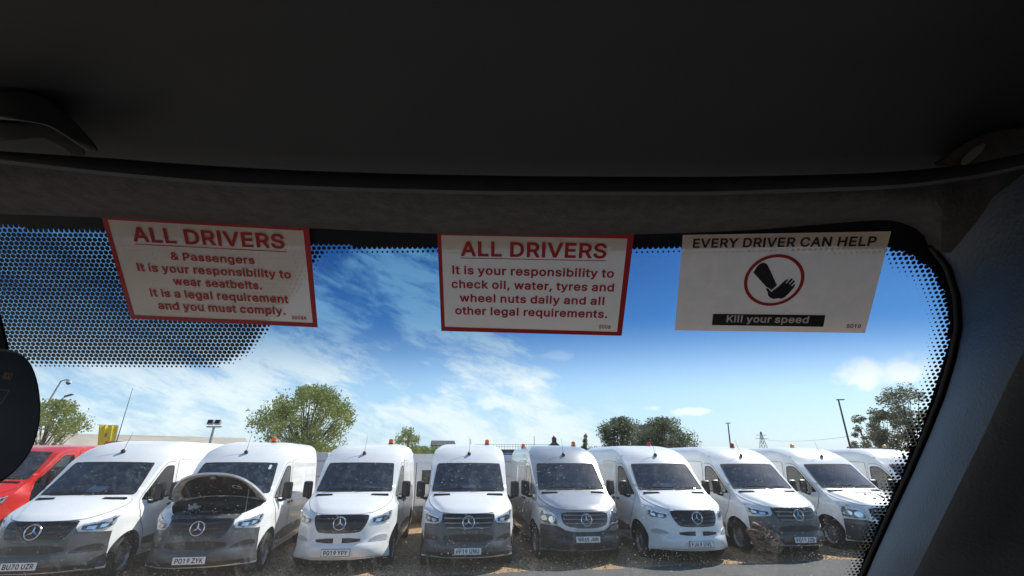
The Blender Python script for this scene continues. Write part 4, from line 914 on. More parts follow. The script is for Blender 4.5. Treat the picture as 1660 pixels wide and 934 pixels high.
# raised bonnet and engine bay of the second van
B = vans['B']
piv = Vector((0, 1.0, 1.40)); MR = Matrix.Translation(piv) @ Matrix.Rotation(R(-51), 4, 'X') @ Matrix.Translation(-piv)
me = SH.front('bonnet', BONNET, white, .006, .036, 1); me.transform(MR); bo = link('bonnet', me, B, None); bo['label'] = 'raised white bonnet showing its dark underside'
def under(off, loop, nm, m_):
    me = SH.front(nm, loop, m_, off, .004, 1); me.transform(MR); link(nm, me, bo)
under(-.030, inset(smooth_loop(BONNET, 1), .012), 'bonnet_inner_panel', mat('bonnet_inner', (.60, .61, .61), .5, noise=.35, nscale=9))
under(-.050, [(-.45, 1.10), (0, 1.09), (.45, 1.10), (.62, 1.17), (.68, 1.24), (.66, 1.31), (0, 1.335), (-.66, 1.31), (-.68, 1.24), (-.62, 1.17)], 'insulation_pad', mat('insulation_felt', (.025, .025, .027), .95, noise=.5, nscale=25, bump=.6, bscale=60, bdist=.01))
under(-.066, [(.28, 1.18), (.46, 1.18), (.46, 1.225), (.28, 1.225)], 'warning_label', mat('label_grey', (.5, .5, .5), .6))
under(-.072, [(.31, 1.19), (.43, 1.19), (.43, 1.215), (.31, 1.215)], 'label_panel', seam)
link('bonnet_latch', solid_of(lambda bm: add_box(bm, (-.05, .24, 1.02), (.05, .30, 1.06), .008, MR), 'bonnet_latch', steel), bo)
for sx in (-.74, .74): link('bonnet_hinge', solid_of(lambda bm: add_tube(bm, [(sx, .98, 1.28), (sx, .93, 1.36), (sx*.97, .84, 1.44)], .016, 6), 'bonnet_hinge', steel), bo)
eb = empty('engine_bay'); eb.parent = B
eb_m = mat('engine_black', (.022, .022, .024), .5, noise=.5, nscale=18)
def tray(bm):
    for x in (-.82, .79): add_box(bm, (x, .66, .7), (x+.03, 1.0, 1.10))
    add_box(bm, (-.80, .95, .7), (.80, 1.0, 1.28)); add_box(bm, (-.62, .32, .70), (.62, .66, .74)); add_box(bm, (-.78, .66, .70), (.78, 1.0, .74))
link('bay_tray', solid_of(tray, 'bay_tray', eb_m, smooth=False), eb)
link('engine_cover', solid_of(lambda bm: (add_box(bm, (-.28, .42, .8), (.26, .88, 1.12), .05), add_box(bm, (-.2, .5, 1.10), (.18, .8, 1.15), .02)), 'engine_cover', gloss_black), eb)
link('battery', solid_of(lambda bm: add_box(bm, (-.66, .58, .8), (-.36, .84, 1.12), .02), 'battery', mat('battery_grey', (.10, .10, .11), .5)), eb)
link('coolant_tank', solid_of(lambda bm: (add_box(bm, (-.52, .78, .95), (-.33, .92, 1.22), .04), add_lathe(bm, [(.035, 0), (.035, .04), (0, .045)], 12, Matrix.Translation((-.42, .85, 1.21)))), 'coolant_tank', mat('tank_plastic', (.5, .5, .47), .5)), eb)
link('air_duct', solid_of(lambda bm: add_tube(bm, [(-.42, .44, 1.06), (-.1, .40, 1.07), (.25, .42, 1.08), (.45, .60, 1.10)], .05, 10), 'air_duct', eb_m), eb)
link('air_filter', solid_of(lambda bm: add_box(bm, (.30, .58, .8), (.64, .86, 1.15), .04), 'air_filter', eb_m), eb)
def hoses(bm):
    for i in range(14):
        x = random.uniform(-.55, .35); y = random.uniform(.45, .85)
        add_tube(bm, [(x, y, 1.05), (x+random.uniform(.05, .2), y+random.uniform(-.1, .1), 1.17), (x+random.uniform(.2, .35), y+random.uniform(-.15, .15), 1.08)], random.uniform(.008, .018), 6)
link('hose', solid_of(hoses, 'hose', blackpl), eb)
link('slam_panel', SH.front('slam_panel', [(-.56, 1.03), (0, 1.035), (.56, 1.03), (.60, 1.085), (0, 1.075), (-.60, 1.085)], mat('slam_grey', (.12, .12, .12), .5, noise=.6, nscale=14), .012, .01), eb)
link('prop_rod', solid_of(lambda bm: add_tube(bm, [(.60, .55, 1.10), (.56, .66, 1.62)], .006, 6), 'prop_rod', steel), eb)

# round white stickers at the corner of that van's windscreen
for z in (1.93, 1.885):
    p, nn = SH.topn(*SH.inv(.63, z))
    lp = [(.63+.03*cos(a), z+.024*sin(a)) for a in np.linspace(0, 2*pi, 15)[:-1]]
    link('permit_disc', SH.front('permit_disc', lp, mat('permit_pale', (.62, .74, .66), .6), .008, 0), B)

# ---------------------------------------------------------------- vans of the rows behind
def rear_van(loc, yaw, h, label, plate='MX18 KVO', group='white vans parked in the row behind'):
    root = empty('panel_van', (*loc, 0), yaw); tag(root, label, 'van', group)
    def body(bm):
        prof = [(.90, .45), (.97, .7), (.97, 1.2), (.93, 1.7), (.85, h-.18), (.78, h-.05), (.66, h)]
        ring = lambda y, k: [bm.verts.new((x*k, y, z)) for x, z in prof]+[bm.verts.new((-x*k, y, z)) for x, z in prof[::-1]]
        rs = [ring(0, .975), ring(.05, 1), ring(2.5, 1), ring(4.2, 1)]
        for a, b in zip(rs, rs[1:]):
            for i in range(len(a)): bm.faces.new((a[i], a[(i+1) % len(a)], b[(i+1) % len(a)], b[i]))
        bm.faces.new(rs[0]); bm.faces.new(rs[-1])
        add_box(bm, (-.92, 4.2, .45), (.92, 5.3, 1.1), .1)
        bmesh.ops.recalc_face_normals(bm, faces=bm.faces[:])
    link('body', solid_of(body, 'body', white), root)
    for sg in (-1, 1):
        d = box('rear_door', (sg*.01, -.018, .62), (sg*.80, -.002, h-.30), white, root, .01)
        w = box('rear_window', (sg*.20, -.024, 1.28), (sg*.66, -.0185, 1.28+.46), gloss_black, d, .002)
        l = box('tail_light', (sg*.845, -.035, .95), (sg*.955, .03, 1.62), redlens, root, .01)
        box('indicator_lens', (sg*.85, -.040, 1.13), (sg*.95, -.0345, 1.25), mat('indicator', (.8, .35, .05), .3), l)
        for y in (.9, 4.3):
            ty, rim, ho = cached('wheel', wheel_meshes)
            wl = link('wheel', ty, root, (sg*.85, y, .343), (0, 0, 0 if sg > 0 else pi)); link('rim', rim, wl)
    box('rear_bumper', (-.96, -.12, .38), (.96, .04, .60), darkpl, root, .03)
    box('door_gap', (-.006, -.020, .62), (.006, -.001, h-.30), seam, root)
    number_plate(root, plate, (.32, -.025, .90))
    return root

rear_van((-3.30, 17.3), R(3), 2.27, 'white van seen from behind, red tail light, yellow plate, left of the PF19 UNU van')
def box_van(loc, yaw, w, l, h, label, ribs=True):
    root = empty('box_van', (*loc, 0), yaw); tag(root, label, 'van', 'white vans parked in the row behind')
    box('box_body', (-w/2, 0, .9), (w/2, l, h), mat('box_white', (.62, .64, .66), .5, noise=.08, nscale=3), root, .03)
    for z in (1.5, 2.0): box('body_rail', (-w/2-.01, -.012, z), (w/2+.01, -.002, z+.04), mat('rail_grey', (.35, .36, .38), .5), root)
    box('chassis', (-w/2+.1, .1, .45), (w/2-.1, l-.1, .9), dirtm, root)
    for sg in (-1, 1):
        for y in (.9, l-1):
            ty, rim, ho = cached('wheel', wheel_meshes); wl = link('wheel', ty, root, (sg*(w/2-.16), y, .343), (0, 0, 0 if sg > 0 else pi)); link('rim', rim, wl)
    return root
box_van((-.1, 18.2), R(4), 2.2, 4.5, 2.24, 'pale grey box van behind the gap left of the silver van')
box_van((-7.55, 17.4), R(6), 2.1, 4.5, 2.30, 'white box van behind the gap between the PO19 ZYK and PG19 YPY vans')
# small white pickup farther back in the gap
pk = empty('pickup_truck', (-5.3, 23.0, 0), R(5)); tag(pk, 'small white vehicle far back beside the rear-facing white van', 'pickup')
def pkb(bm):
    add_box(bm, (-.85, 0, .45), (.85, 4.4, .95), .08); add_box(bm, (-.74, .9, .93), (.74, 2.6, 1.55), .16)
link('body', solid_of(pkb, 'body', white), pk)
box('rear_window', (-.60, .885, 1.08), (.60, .93, 1.42), gloss_black, pk)
for sg in (-1, 1):
    for y in (.8, 3.5):
        ty, rim, ho = cached('wheel', wheel_meshes); wl = link('wheel', ty, pk, (sg*.76, y, .33), (0, 0, 0 if sg > 0 else pi)); link('rim', rim, wl)

# ---------------------------------------------------------------- unidentified brown layered lump beside the PO19 ZZB van
def lump(name, c, size, seed, label):
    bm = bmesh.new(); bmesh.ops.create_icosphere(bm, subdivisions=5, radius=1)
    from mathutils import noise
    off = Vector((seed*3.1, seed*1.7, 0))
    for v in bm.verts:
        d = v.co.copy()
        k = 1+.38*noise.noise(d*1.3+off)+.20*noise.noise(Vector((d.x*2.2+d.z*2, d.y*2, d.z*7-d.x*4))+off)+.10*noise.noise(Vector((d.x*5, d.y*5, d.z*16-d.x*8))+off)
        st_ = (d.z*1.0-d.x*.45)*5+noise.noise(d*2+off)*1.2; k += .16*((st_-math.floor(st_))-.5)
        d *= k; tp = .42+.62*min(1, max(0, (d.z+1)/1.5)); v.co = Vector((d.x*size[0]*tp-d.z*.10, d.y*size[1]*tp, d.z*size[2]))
    m = MATS.get('brown_lump')
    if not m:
        m = bpy.data.materials.new('brown_lump'); m.use_nodes = True; t = m.node_tree; n = N(t); b = t.nodes['Principled BSDF']
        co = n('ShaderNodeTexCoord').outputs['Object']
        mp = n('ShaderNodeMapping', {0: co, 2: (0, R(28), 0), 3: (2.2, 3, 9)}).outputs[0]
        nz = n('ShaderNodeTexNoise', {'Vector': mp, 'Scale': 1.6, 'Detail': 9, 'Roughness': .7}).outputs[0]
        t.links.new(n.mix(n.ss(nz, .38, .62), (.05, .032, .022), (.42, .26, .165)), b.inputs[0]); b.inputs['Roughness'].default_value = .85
        bp = n('ShaderNodeBump', {'Strength': .9, 'Distance': .05, 'Height': nz}); t.links.new(bp.outputs[0], b.inputs['Normal']); MATS['brown_lump'] = m
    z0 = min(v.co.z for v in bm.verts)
    o = link(name, bm2me(name, bm, m, True, angle=R(40)), None, (c[0], c[1], -z0-.03)); tag(o, label, 'lump'); return o
rk = lump('lump', (5.78, 11.82), (.40, .24, .31), 2, 'rough brown layered lump in front of the front wheel of the PO19 ZZB van')
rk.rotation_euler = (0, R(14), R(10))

# ---------------------------------------------------------------- trees
leaf_cols = {'birch': ((.15, .20, .05), (.27, .31, .11)), 'oak': ((.075, .105, .05), (.13, .16, .08)), 'olive': ((.13, .14, .085), (.22, .23, .15))}
def leafmat(kind):
    k = 'leaf_'+kind
    if k in MATS: return MATS[k]
    a, b = leaf_cols[kind]; return mat(k, a, .6, col2=b, nscale=1.3, noise=.1, trans=.5, spec=.3, tcol=tuple(min(1, c*1.7) for c in b))
bark = mat('bark', (.10, .085, .07), .9, noise=.4, nscale=8)


def tree(name, base, h, w, kind, label, leaf=.13, nleaf=5000, crown_lo=.25, clumps=26, seed=1, top_pow=1.0, group=None, spread=.5):
    rs = random.Random(seed)
    root = empty(name, base); tag(root, label, 'tree', group)
    bt = bmesh.new(); add_tube(bt, [(0, 0, 0), (.05*h*.1, 0, h*.3), (-.03, .05, h*.6), (0, 0, h*.9)], [h*.028, h*.02, h*.012, h*.003], 8)
    cents = []
    for i in range(clumps):
        t = (i+.5)/clumps; z = crown_lo+(1-crown_lo)*(rs.random()**.85)
        zz = (z-crown_lo)/(1-crown_lo)
        rad = w/2*math.sqrt(max(0, 1-(2*zz-1)**2 if zz > .5 else 1-(.6*(1-2*zz))**2))*(1-.15*zz)**top_pow
        a = rs.random()*2*pi; rr = rad*(rs.random()**.45)*rs.uniform(.8, 1.12)
        c = Vector((cos(a)*rr, sin(a)*rr, z*h)); cents.append((c, rs.uniform(.55, 1.15)))
        s0 = Vector((0, 0, h*max(.12, z*.55-.05)))
        mid = s0.lerp(c, .55)+Vector((0, 0, -.03*h))
        add_tube(bt, [s0, mid, c], [h*.006, h*.004, h*.0015], 5)
    bl = bmesh.new(); per = nleaf//clumps
    R0 = w*spread/ math.sqrt(clumps)*1.9
    for c, k in cents:
        for j in range(int(per*k)):
            d = Vector((rs.gauss(0, 1), rs.gauss(0, 1), rs.gauss(0, 1)*.8)); d = d/ max(d.length, .01)*(rs.random()**.5)*R0*k
            p = c+d
            if kind == 'birch' and rs.random() < .5: p.z += abs(rs.gauss(0, 1))*R0*.5
            if p.z > h*1.06: p.z = h*(1.06-rs.random()*.2)
            s_ = leaf*rs.uniform(.6, 1.4); u = Vector((rs.gauss(0, 1), rs.gauss(0, 1), rs.gauss(0, 1))).normalized(); v = u.orthogonal().normalized()*.55
            q = [p-u*s_*.5, p+v*s_*.5, p+u*s_*.5, p-v*s_*.5]
            bl.faces.new([bl.verts.new(x) for x in q])
    link('trunk', bm2me('trunk', bt, bark, True), root); link('crown', bm2me('crown', bl, leafmat(kind), False), root)
    return root


def place(px, D): r = P(px, 746, D); return (r.x, r.y, 0)
tree('broadleaf_tree', place(489, 35), 6.4, 7.6, 'birch', 'large airy light-green tree behind the raised-bonnet van', .15, 26000, .14, 110, 3, spread=.50)
tree('broadleaf_tree', place(60, 42), 5.3, 5.0, 'birch', 'leafy tree at the far left behind the leaning lamp post', .15, 7500, .2, 50, 5, spread=.36)
tree('broadleaf_tree', place(659, 45), 4.6, 2.9, 'birch', 'small tree behind the gap left of the PF19 UNU van', .15, 3600, .3, 24, 6, spread=.4)
tree('broadleaf_tree', place(1010, 60), 6.7, 6.2, 'oak', 'dense dark green tree, left one of the round pair behind the silver van', .24, 19000, .05, 80, 8, spread=.72)
tree('broadleaf_tree', place(1077, 58), 6.4, 8.0, 'oak', 'dense dark green tree with broad dome, right one of the round pair', .24, 22000, .03, 90, 9, spread=.72)
tree('broadleaf_tree', place(1050, 63), 6.0, 4.6, 'oak', 'smaller dark tree filling the dip between the two round trees', .24, 12000, .05, 50, 19, spread=.72)
tree('conifer_tree', place(952, 62), 5.1, 1.5, 'oak', 'thin pointed dark tree left of the dense round trees', .2, 1300, .2, 16, 10, spread=.5)
tree('broadleaf_tree', place(1440, 36), 4.9, 3.9, 'olive', 'grey-green spreading tree above the rightmost vans', .15, 11000, .2, 60, 11, spread=.36)
tree('broadleaf_tree', place(1490, 36), 6.1, 4.2, 'olive', 'tall grey-green tree seen through the dotted windscreen edge', .15, 11000, .2, 40, 12, spread=.4)
tree('broadleaf_tree', place(1400, 42), 3.4, 1.6, 'olive', 'low grey-green tree beside the thin dark mast', .17, 1500, .2, 16, 13, spread=.4)
for px, D, h, w, lab in ((236, 110, 5.3, 5.0, 'tiny distant treetop left above the pale shed roof'), (290, 120, 5.0, 4.2, 'tiny distant treetop between the shed and the floodlight'),
                     (352, 100, 5.0, 5.5, 'distant treetop right of the floodlight pole'), (585, 110, 4.7, 2.4, 'tiny distant treetop above the PG19 YPY van'), (975, 95, 4.3, 7, 'low dark distant tree left of the round pair')):
    tree('broadleaf_tree', place(px, D), h, w, 'oak', lab, .35, 1300, .2, 16, px, spread=.45)
tree('hedge', place(680, 70), 3.6, 11, 'birch', 'long green hedge bank beyond the rear-facing white van', .3, 6500, .05, 60, 21, spread=.5)['category'] = 'hedge'

# ---------------------------------------------------------------- far buildings, masts, lamps
roofm = mat('pale_roof', (.46, .41, .33), .8, noise=.2, nscale=.6)
def gable(name, c, w, l, eave, ridge, rot, label, wallc, roofc, parts=()):
    root = empty(name, c, rot); tag(root, label, 'building')
    box('wall', (-w/2, -l/2, 0), (w/2, l/2, eave), wallc, root)
    def rf(bm):
        o = .25
        v = [bm.verts.new(p) for p in ((-w/2-o, -l/2-o, eave), (w/2+o, -l/2-o, eave), (w/2+o, l/2+o, eave), (-w/2-o, l/2+o, eave), (-w/2-o, 0, ridge), (w/2+o, 0, ridge))]
        for f in ((0, 1, 5, 4), (2, 3, 4, 5), (1, 2, 5), (3, 0, 4), (0, 3, 2, 1)): bm.faces.new([v[i] for i in f])
    r = link('roof', solid_of(rf, 'roof', roofc, smooth=False), root); return root, r
wallp = mat('pale_wall', (.5, .48, .43), .8, noise=.1, nscale=2); darkw = mat('dark_cladding', (.055, .05, .048), .7, noise=.2, nscale=3); brick = mat('brick_wall', (.26, .12, .08), .85, noise=.3, nscale=6)
c = place(150, 62); gable('warehouse', (c[0]-4, c[1]+6, 0), 26, 14, 2.6, 4.55, R(38), 'long pale-roofed warehouse beyond the red van', wallp, roofm)
c = place(330, 90); gable('warehouse', (c[0], c[1], 0), 30, 10, 2.6, 3.75, R(20), 'low pale warehouse roof behind the floodlight pole', wallp, roofm)
c = place(722, 88); gable('warehouse', (c[0]-.6, c[1], 0), 3.6, 6, 4.4, 5.3, R(12), 'dark-clad building on the skyline behind the PF19 UNU van', darkw, mat('slate_dark', (.07, .07, .08), .7))
c = place(898, 78); hs, rf = gable('brick_house', c, 4.5, 2.4, 3.6, 4.9, R(90), 'brick house gable with chimneys above the silver van', brick, mat('roof_tile_brown', (.14, .09, .075), .8, noise=.3, nscale=4))
def chim(x, w, z1):
    ch = box('chimney', (x, -.3, 4.4), (x+w, .3, z1), brick, rf)
    for k in range(2): 
        bm = bmesh.new(); add_lathe(bm, [(.09, 0), (.08, .25), (0, .25)], 8, Matrix.Translation((x+w*(.3+.4*k), 0, z1))); link('chimney_pot', bm2me('chimney_pot', bm, brick), rf)
chim(-2.1, .6, 5.3); chim(-1.0, .45, 5.5)
# elevated bridge with a railing
rl = empty('footbridge', place(822, 90)); tag(rl, 'low bridge deck with a thin metal railing right of the PF19 UNU van', 'bridge')
box('deck', (-6, 0, 3.0), (9, 2, 3.9), mat('bridge_brown', (.16, .10, .08), .8, noise=.3, nscale=3), rl)
for x in (-5, -1, 3, 7): box('pier', (x, .3, 0), (x+.5, 1.7, 3.0), mat('bridge_concrete', (.3, .29, .27), .8), rl)
def railing(bm):
    for z in (4.35, 4.75): add_box(bm, (-6, -.02, z), (9, .04, z+.05))
    for i in range(31): add_box(bm, (-6+i*.5, -.02, 3.9), (-5.95+i*.5, .04, 4.8))
link('railing', solid_of(railing, 'railing', mat('rail_steel', (.22, .24, .26), .5, metal=.5), smooth=False), rl)
c = place(828, 52); o = box('tarpaulin', (c[0]-1.6, c[1], 0), (c[0]+1.4, c[1]+2, 2.75), mat('blue_tarp', (.05, .14, .42), .5, noise=.2, nscale=2), None, .2); tag(o, 'blue tarpaulin cover behind the pale box van', 'tarpaulin')
# dark palisade fence seen in the gap
fe = empty('fence', place(664, 38)); tag(fe, 'dark metal bar fence far back in the gap left of the rear-facing van', 'fence')
def bars(bm):
    for i in range(60): add_box(bm, (-6+i*.2, 0, 0), (-5.92+i*.2, .04, 2.0))
link('bars', solid_of(bars, 'bars', mat('fence_dark', (.03, .03, .035), .6), smooth=False), fe)
for z in (.4, 1.6): box('fence_rail', (-6, .045, z), (6, .09, z+.07), MATS['fence_dark'], fe)

galv = mat('galvanised_steel', (.42, .43, .44), .45, metal=.5, noise=.2, nscale=5); darkst = mat('dark_steel', (.05, .05, .055), .5, metal=.4)
def post(name, p0, p1, r0, r1, label, cat, m_, parts=None):
    """post from p0 (ground) to p1 (tip)"""
    root = empty(name, p0); tag(root, label, cat)
    d = Vector(p1)-Vector(p0)
    link('pole', solid_of(lambda bm: add_tube(bm, [(0, 0, 0), d*.5, d], [r0, (r0+r1)/2, r1], 10), 'pole', m_), root)
    return root, d
def lean(pxb, pyb, pxt, pyt, D, zb=0):
    """line through two picture points at one distance, carried down to the ground"""
    a = P(pxb, pyb, D); b = P(pxt, pyt, D); t = (a.z-zb)/(b.z-a.z); g = a-(b-a)*t; return tuple(g), tuple(b)
g0, g1 = lean(66, 673, 99, 618, 45)
rt, d = post('camera_post', g0, g1, .09, .05, 'tall grey leaning post with a dome camera at its top, next to the mirror', 'camera post', galv)
e = Vector((1, 0, 0))
link('camera_arm', solid_of(lambda bm: add_tube(bm, [d, d+Vector((.35, 0, .12)), d+Vector((.62, 0, .02))], .04, 6), 'camera_arm', galv), rt)
link('dome_camera', solid_of(lambda bm: (add_lathe(bm, [(.0, .12), (.16, .10), (.17, -.05)], 14, Matrix.Translation(d+Vector((.55, 0, -.06)))), ), 'dome_camera', mat('camera_white', (.7, .7, .7), .4)), rt)
link('camera_bowl', solid_of(lambda bm: add_lathe(bm, [(.14, 0), (.11, -.10), (0, -.15)], 14, Matrix.Translation(d+Vector((.55, 0, -.11)))), 'camera_bowl', gloss_black), rt)
g0, g1 = lean(82, 682, 94, 654, 60)
rt, d = post('street_lamp', g0, g1, .09, .06, 'thinner dark street lamp right of the camera post', 'street lamp', darkst)
link('lamp_arm', solid_of(lambda bm: add_tube(bm, [d, d+Vector((.25, 0, .45)), d+Vector((.6, 0, .65))], .04, 6), 'lamp_arm', darkst), rt)
link('lamp_head', solid_of(lambda bm: add_box(bm, (-.35, -.12, -.06), (.35, .12, .06), .03, Matrix.Translation(d+Vector((.75, 0, .72))) @ Matrix.Rotation(R(-18), 4, 'Y')), 'lamp_head', darkst), rt)
g0, g1 = lean(341, 716, 347, 692, 50)
rt, d = post('floodlight_mast', g0, g1, .12, .10, 'grey mast with a pair of square floodlights behind the open bonnet', 'floodlight', galv)
link('crossbar', solid_of(lambda bm: add_box(bm, (-.65, -.06, -.06), (.65, .06, .06), M=Matrix.Translation(d)), 'crossbar', galv, smooth=False), rt)
for sx in (-.32, .32):
    fl = link('floodlight', solid_of(lambda bm: add_box(bm, (-.25, -.12, -.2), (.25, .12, .2), .03, Matrix.Translation(d+Vector((sx, -.1, .38))) @ Matrix.Rotation(R(-20), 4, 'X')), 'floodlight', galv), rt)
    link('floodlight_glass', solid_of(lambda bm: add_box(bm, (-.2, -.135, -.15), (.2, -.122, .15), M=Matrix.Translation(d+Vector((sx, -.1, .38))) @ Matrix.Rotation(R(-20), 4, 'X')), 'floodlight_glass', gloss_black, smooth=False), fl)
g0, g1 = lean(192, 706, 215, 630, 45)
rt, d = post('flag_pole', g0, g1, .045, .015, 'thin whip mast rising beside the yellow banner', 'mast', darkst)
# yellow banner on its own white pole
pb = P(186, 718, 45); pt = P(191, 690, 45); pl = P(163, 689, 45); plb = P(160, 722, 45)
g0, g1 = lean(186, 718, 192, 690, 45)
rt, d = post('banner_flag', g0, g1, .04, .04, 'yellow banner flag hanging from a white frame behind the red van', 'flag', mat('white_pole', (.7, .7, .7), .5))
def bann(bm):
    g = Vector(g0); grid = []
    for i in range(13):
        u = i/12; col_ = []
        for j in range(7):
            v = j/6; p = (pt.lerp(pl, u)).lerp(pb.lerp(plb, u), v)-g; p += Vector((0, .12*sin(u*17)+.02*v, 0)); col_.append(bm.verts.new(p))
        grid.append(col_)
    for a, b in zip(grid, grid[1:]):
        for j in range(6): bm.faces.new((a[j], b[j], b[j+1], a[j+1]))
me = solid_of(bann, 'banner', mat('banner_yellow', (.90, .80, .06), .7, trans=.5)); bo_ = link('banner', me, rt); sm = bo_.modifiers.new('s', 'SOLIDIFY'); sm.thickness = .01
bt_ = link('banner_bar', solid_of(lambda bm: add_tube(bm, [pt-Vector(g0), pl-Vector(g0)+Vector((-.25, 0, .02))], .03, 6), 'banner_bar', MATS['white_pole']), rt)
mk = [pt.lerp(pl, u).lerp(pb.lerp(plb, u), v)-Vector(g0)+Vector((0, -.16, 0)) for u, v in ((.45, .62), (.58, .62), (.58, .45), (.52, .38), (.45, .45))]
link('banner_emblem', solid_of(lambda bm: bm.faces.new([bm.verts.new(p) for p in mk]), 'banner_emblem', mat('emblem_grey', (.2, .18, .12), .7), smooth=False), rt)
g0, g1 = lean(1184, 722, 1180, 686, 80)
rt, d = post('lamp_mast', g0, g1, .12, .08, 'thin dark mast above the gap left of the PO19 ZZB van', 'mast', darkst)
link('mast_head', solid_of(lambda bm: add_box(bm, (-.35, -.1, -.05), (.35, .1, .05), M=Matrix.Translation(d)), 'mast_head', darkst, smooth=False), rt)
g0, g1 = lean(1378, 724, 1359, 648, 40)
rt, d = post('street_lamp', g0, g1, .07, .05, 'tall slim dark street lamp right of the pylon with a flat bar head', 'street lamp', darkst)
link('lamp_head', solid_of(lambda bm: add_box(bm, (-.10, -.1, -.03), (.38, .1, .03), .01, Matrix.Translation(d)), 'lamp_head', darkst), rt)
g0, g1 = lean(1402, 720, 1394, 696, 50)
rt, d = post('street_lamp', g0, g1, .07, .06, 'short dark post among the right-hand trees', 'post', darkst)
for px, lab in ((1068 - 305, 'thin grey aerial mast above the PF19 UNU van'), (866, 'thin grey aerial mast above the left edge of the silver van')):
    g0, g1 = lean(px, 722, px, 707 if px > 800 else 712, 60)
    post('aerial_mast', g0, g1, .05, .03, lab, 'mast', darkst)
# lattice pylon far away
pc = P(1238, 728, 220); pz = P(1236, 700, 220).z
py_ = empty('electricity_pylon', (pc.x, pc.y, 0)); tag(py_, 'distant lattice electricity pylon above the white vans on the right', 'pylon')
def pyl(bm):
    prevc = None
    for i in range(9):
        t = i/8; w_ = 2.2*(1-t)**1.2+.15; z = pz*t; cs = [Vector((sx*w_, sy*w_, z)) for sx, sy in ((-1, -1), (1, -1), (1, 1), (-1, 1))]
        if prevc:
            for k in range(4): add_tube(bm, [prevc[k], cs[k]], .10, 4); add_tube(bm, [prevc[k], cs[(k+1) % 4]], .05, 4)
        prevc = cs
    for z, l in ((pz*.80, 2.6), (pz*.9, 2.0)): add_tube(bm, [(-l, 0, z), (l, 0, z)], .10, 4)
link('lattice', solid_of(pyl, 'lattice', mat('pylon_grey', (.2, .21, .22), .6)), py_)
w0 = P(1236, 712, 220); w1 = P(1480, 690, 90)
bm = bmesh.new(); add_tube(bm, [w0.lerp(w1, t)-Vector((0, 0, 1.4*4*t*(1-t))) for t in np.linspace(0, 1, 14)], .03, 4)
tag(link('power_line', bm2me('power_line', bm, darkst)), 'faint power line running from the pylon to the right-hand trees', 'cable')

# ---------------------------------------------------------------- our own van's cab, around the camera
C0 = Vector((0, 0, H))
SL = R(51.8); GD = Vector((0, cos(SL), -sin(SL))); GN = Vector((0, sin(SL), cos(SL))); GP = Vector((0, .445, .229))
bow = lambda x: -.045*((x+.42)/.9)**2
def gsurf(x, s, off=0):     # point of the windscreen; x across, s down the glass, off outwards
    return C0+GP+Vector((x, bow(x), 0))+GD*s+GN*off
def gpix(px, py, off=0):    # where the sight line of a picture point meets the glass
    r = ray(px, py); x = 0
    for _ in range(12):
        base = GP+Vector((0, bow(x), 0))+GN*off; t = base.dot(GN)/r.dot(GN); x = r.x*t
    q = r*t-(GP+Vector((0, bow(x), 0)))-GN*off
    return x, q.dot(GD)
def gp3(px, py, off=0):
    x, s = gpix(px, py, off); return gsurf(x, s, off)
def pl3(px, py, y):         # sight line met with the upright plane at forward distance y
    r = ray(px, py); return C0+r*(y/r.y)

cab = empty('van_cab', (0, 0, H)); tag(cab, 'dark van interior framing the view, with windscreen, sun visor and pillar trim', 'van interior')
def clink(name, me, par=cab):
    me.transform(Matrix.Translation(-C0)); return link(name, me, par)

# frit outline, in glass coordinates
solid_px = [(-160, 352), (0, 364), (170, 374), (330, 384), (500, 394), (560, 396), (720, 399), (880, 398), (1030, 397), (1107, 395), (1300, 393), (1438, 397), (1478, 412), (1512, 436), (1532, 470), (1541, 510), (1540, 545), (1531, 590), (1516, 640),
            (1497, 692), (1475, 745), (1452, 795), (1430, 845), (1408, 895), (1388, 945), (1372, 990), (1340, 1080)]
solid = np.array([gpix(*p) for p in solid_px])
zone_px = [(-160, 352), (0, 364), (170, 374), (330, 384), (500, 394), (566, 398), (530, 410), (508, 432), (488, 470), (465, 500), (445, 522), (425, 548), (405, 572), (375, 590), (330, 597), (200, 596), (60, 592), (-160, 586)]
zone = np.array([gpix(*p) for p in zone_px])
def seg_dist(P_, poly, closed):
    d = np.full(len(P_), 1e9)
    idx = range(len(poly)) if closed else range(len(poly)-1)
    for i in idx:
        a, b = poly[i], poly[(i+1) % len(poly)]; ab = b-a
        t = np.clip(((P_-a)@ab)/(ab@ab), 0, 1); d = np.minimum(d, np.hypot(*(P_-a-t[:, None]*ab).T))
    return d
def inside(P_, poly):
    r = np.zeros(len(P_), bool)
    for i in range(len(poly)):
        a, b = poly[i], poly[(i+1) % len(poly)]
        c = (a[1] > P_[:, 1]) != (b[1] > P_[:, 1])
        with np.errstate(divide='ignore', invalid='ignore'): xx = a[0]+(P_[:, 1]-a[1])*(b[0]-a[0])/(b[1]-a[1])
        r ^= c & (P_[:, 0] < xx)
    return r
def ang(px, py): return gpix(px, py)
XL, XR, SB = -1.36, .60, 1.02
gx = np.arange(XL, XR+.001, .005); gs = np.arange(-.10, SB, .005)
GX, GS = np.meshgrid(gx, gs); PT = np.stack([GX.ravel(), GS.ravel()], 1)
region = np.vstack([solid, [[solid[-1][0], SB+1], [XL-1, SB+1], [XL-1, solid[0][1]]]])
ins = inside(PT, region); dS = seg_dist(PT, solid, False)
xcorner = gpix(1478, 412)[0]
wdt = np.where(PT[:, 0] > xcorner-.02, .021, .0115)     # wider dotted fade down the pillar than along the top
Rr = np.where(ins, .46*np.clip(1-dS/wdt*.82, 0, 1), .8)
Rr[(ins) & (dS > wdt)] = 0
dZ = seg_dist(PT, zone, True); iz = inside(PT, zone)
Rz = np.where(iz, .43, .43*np.clip(1-dZ/.006, 0, 1)); Rz = np.where(iz, np.minimum(.462, .30+.162*np.clip(dZ/.010, 0, 1)), Rz*0)
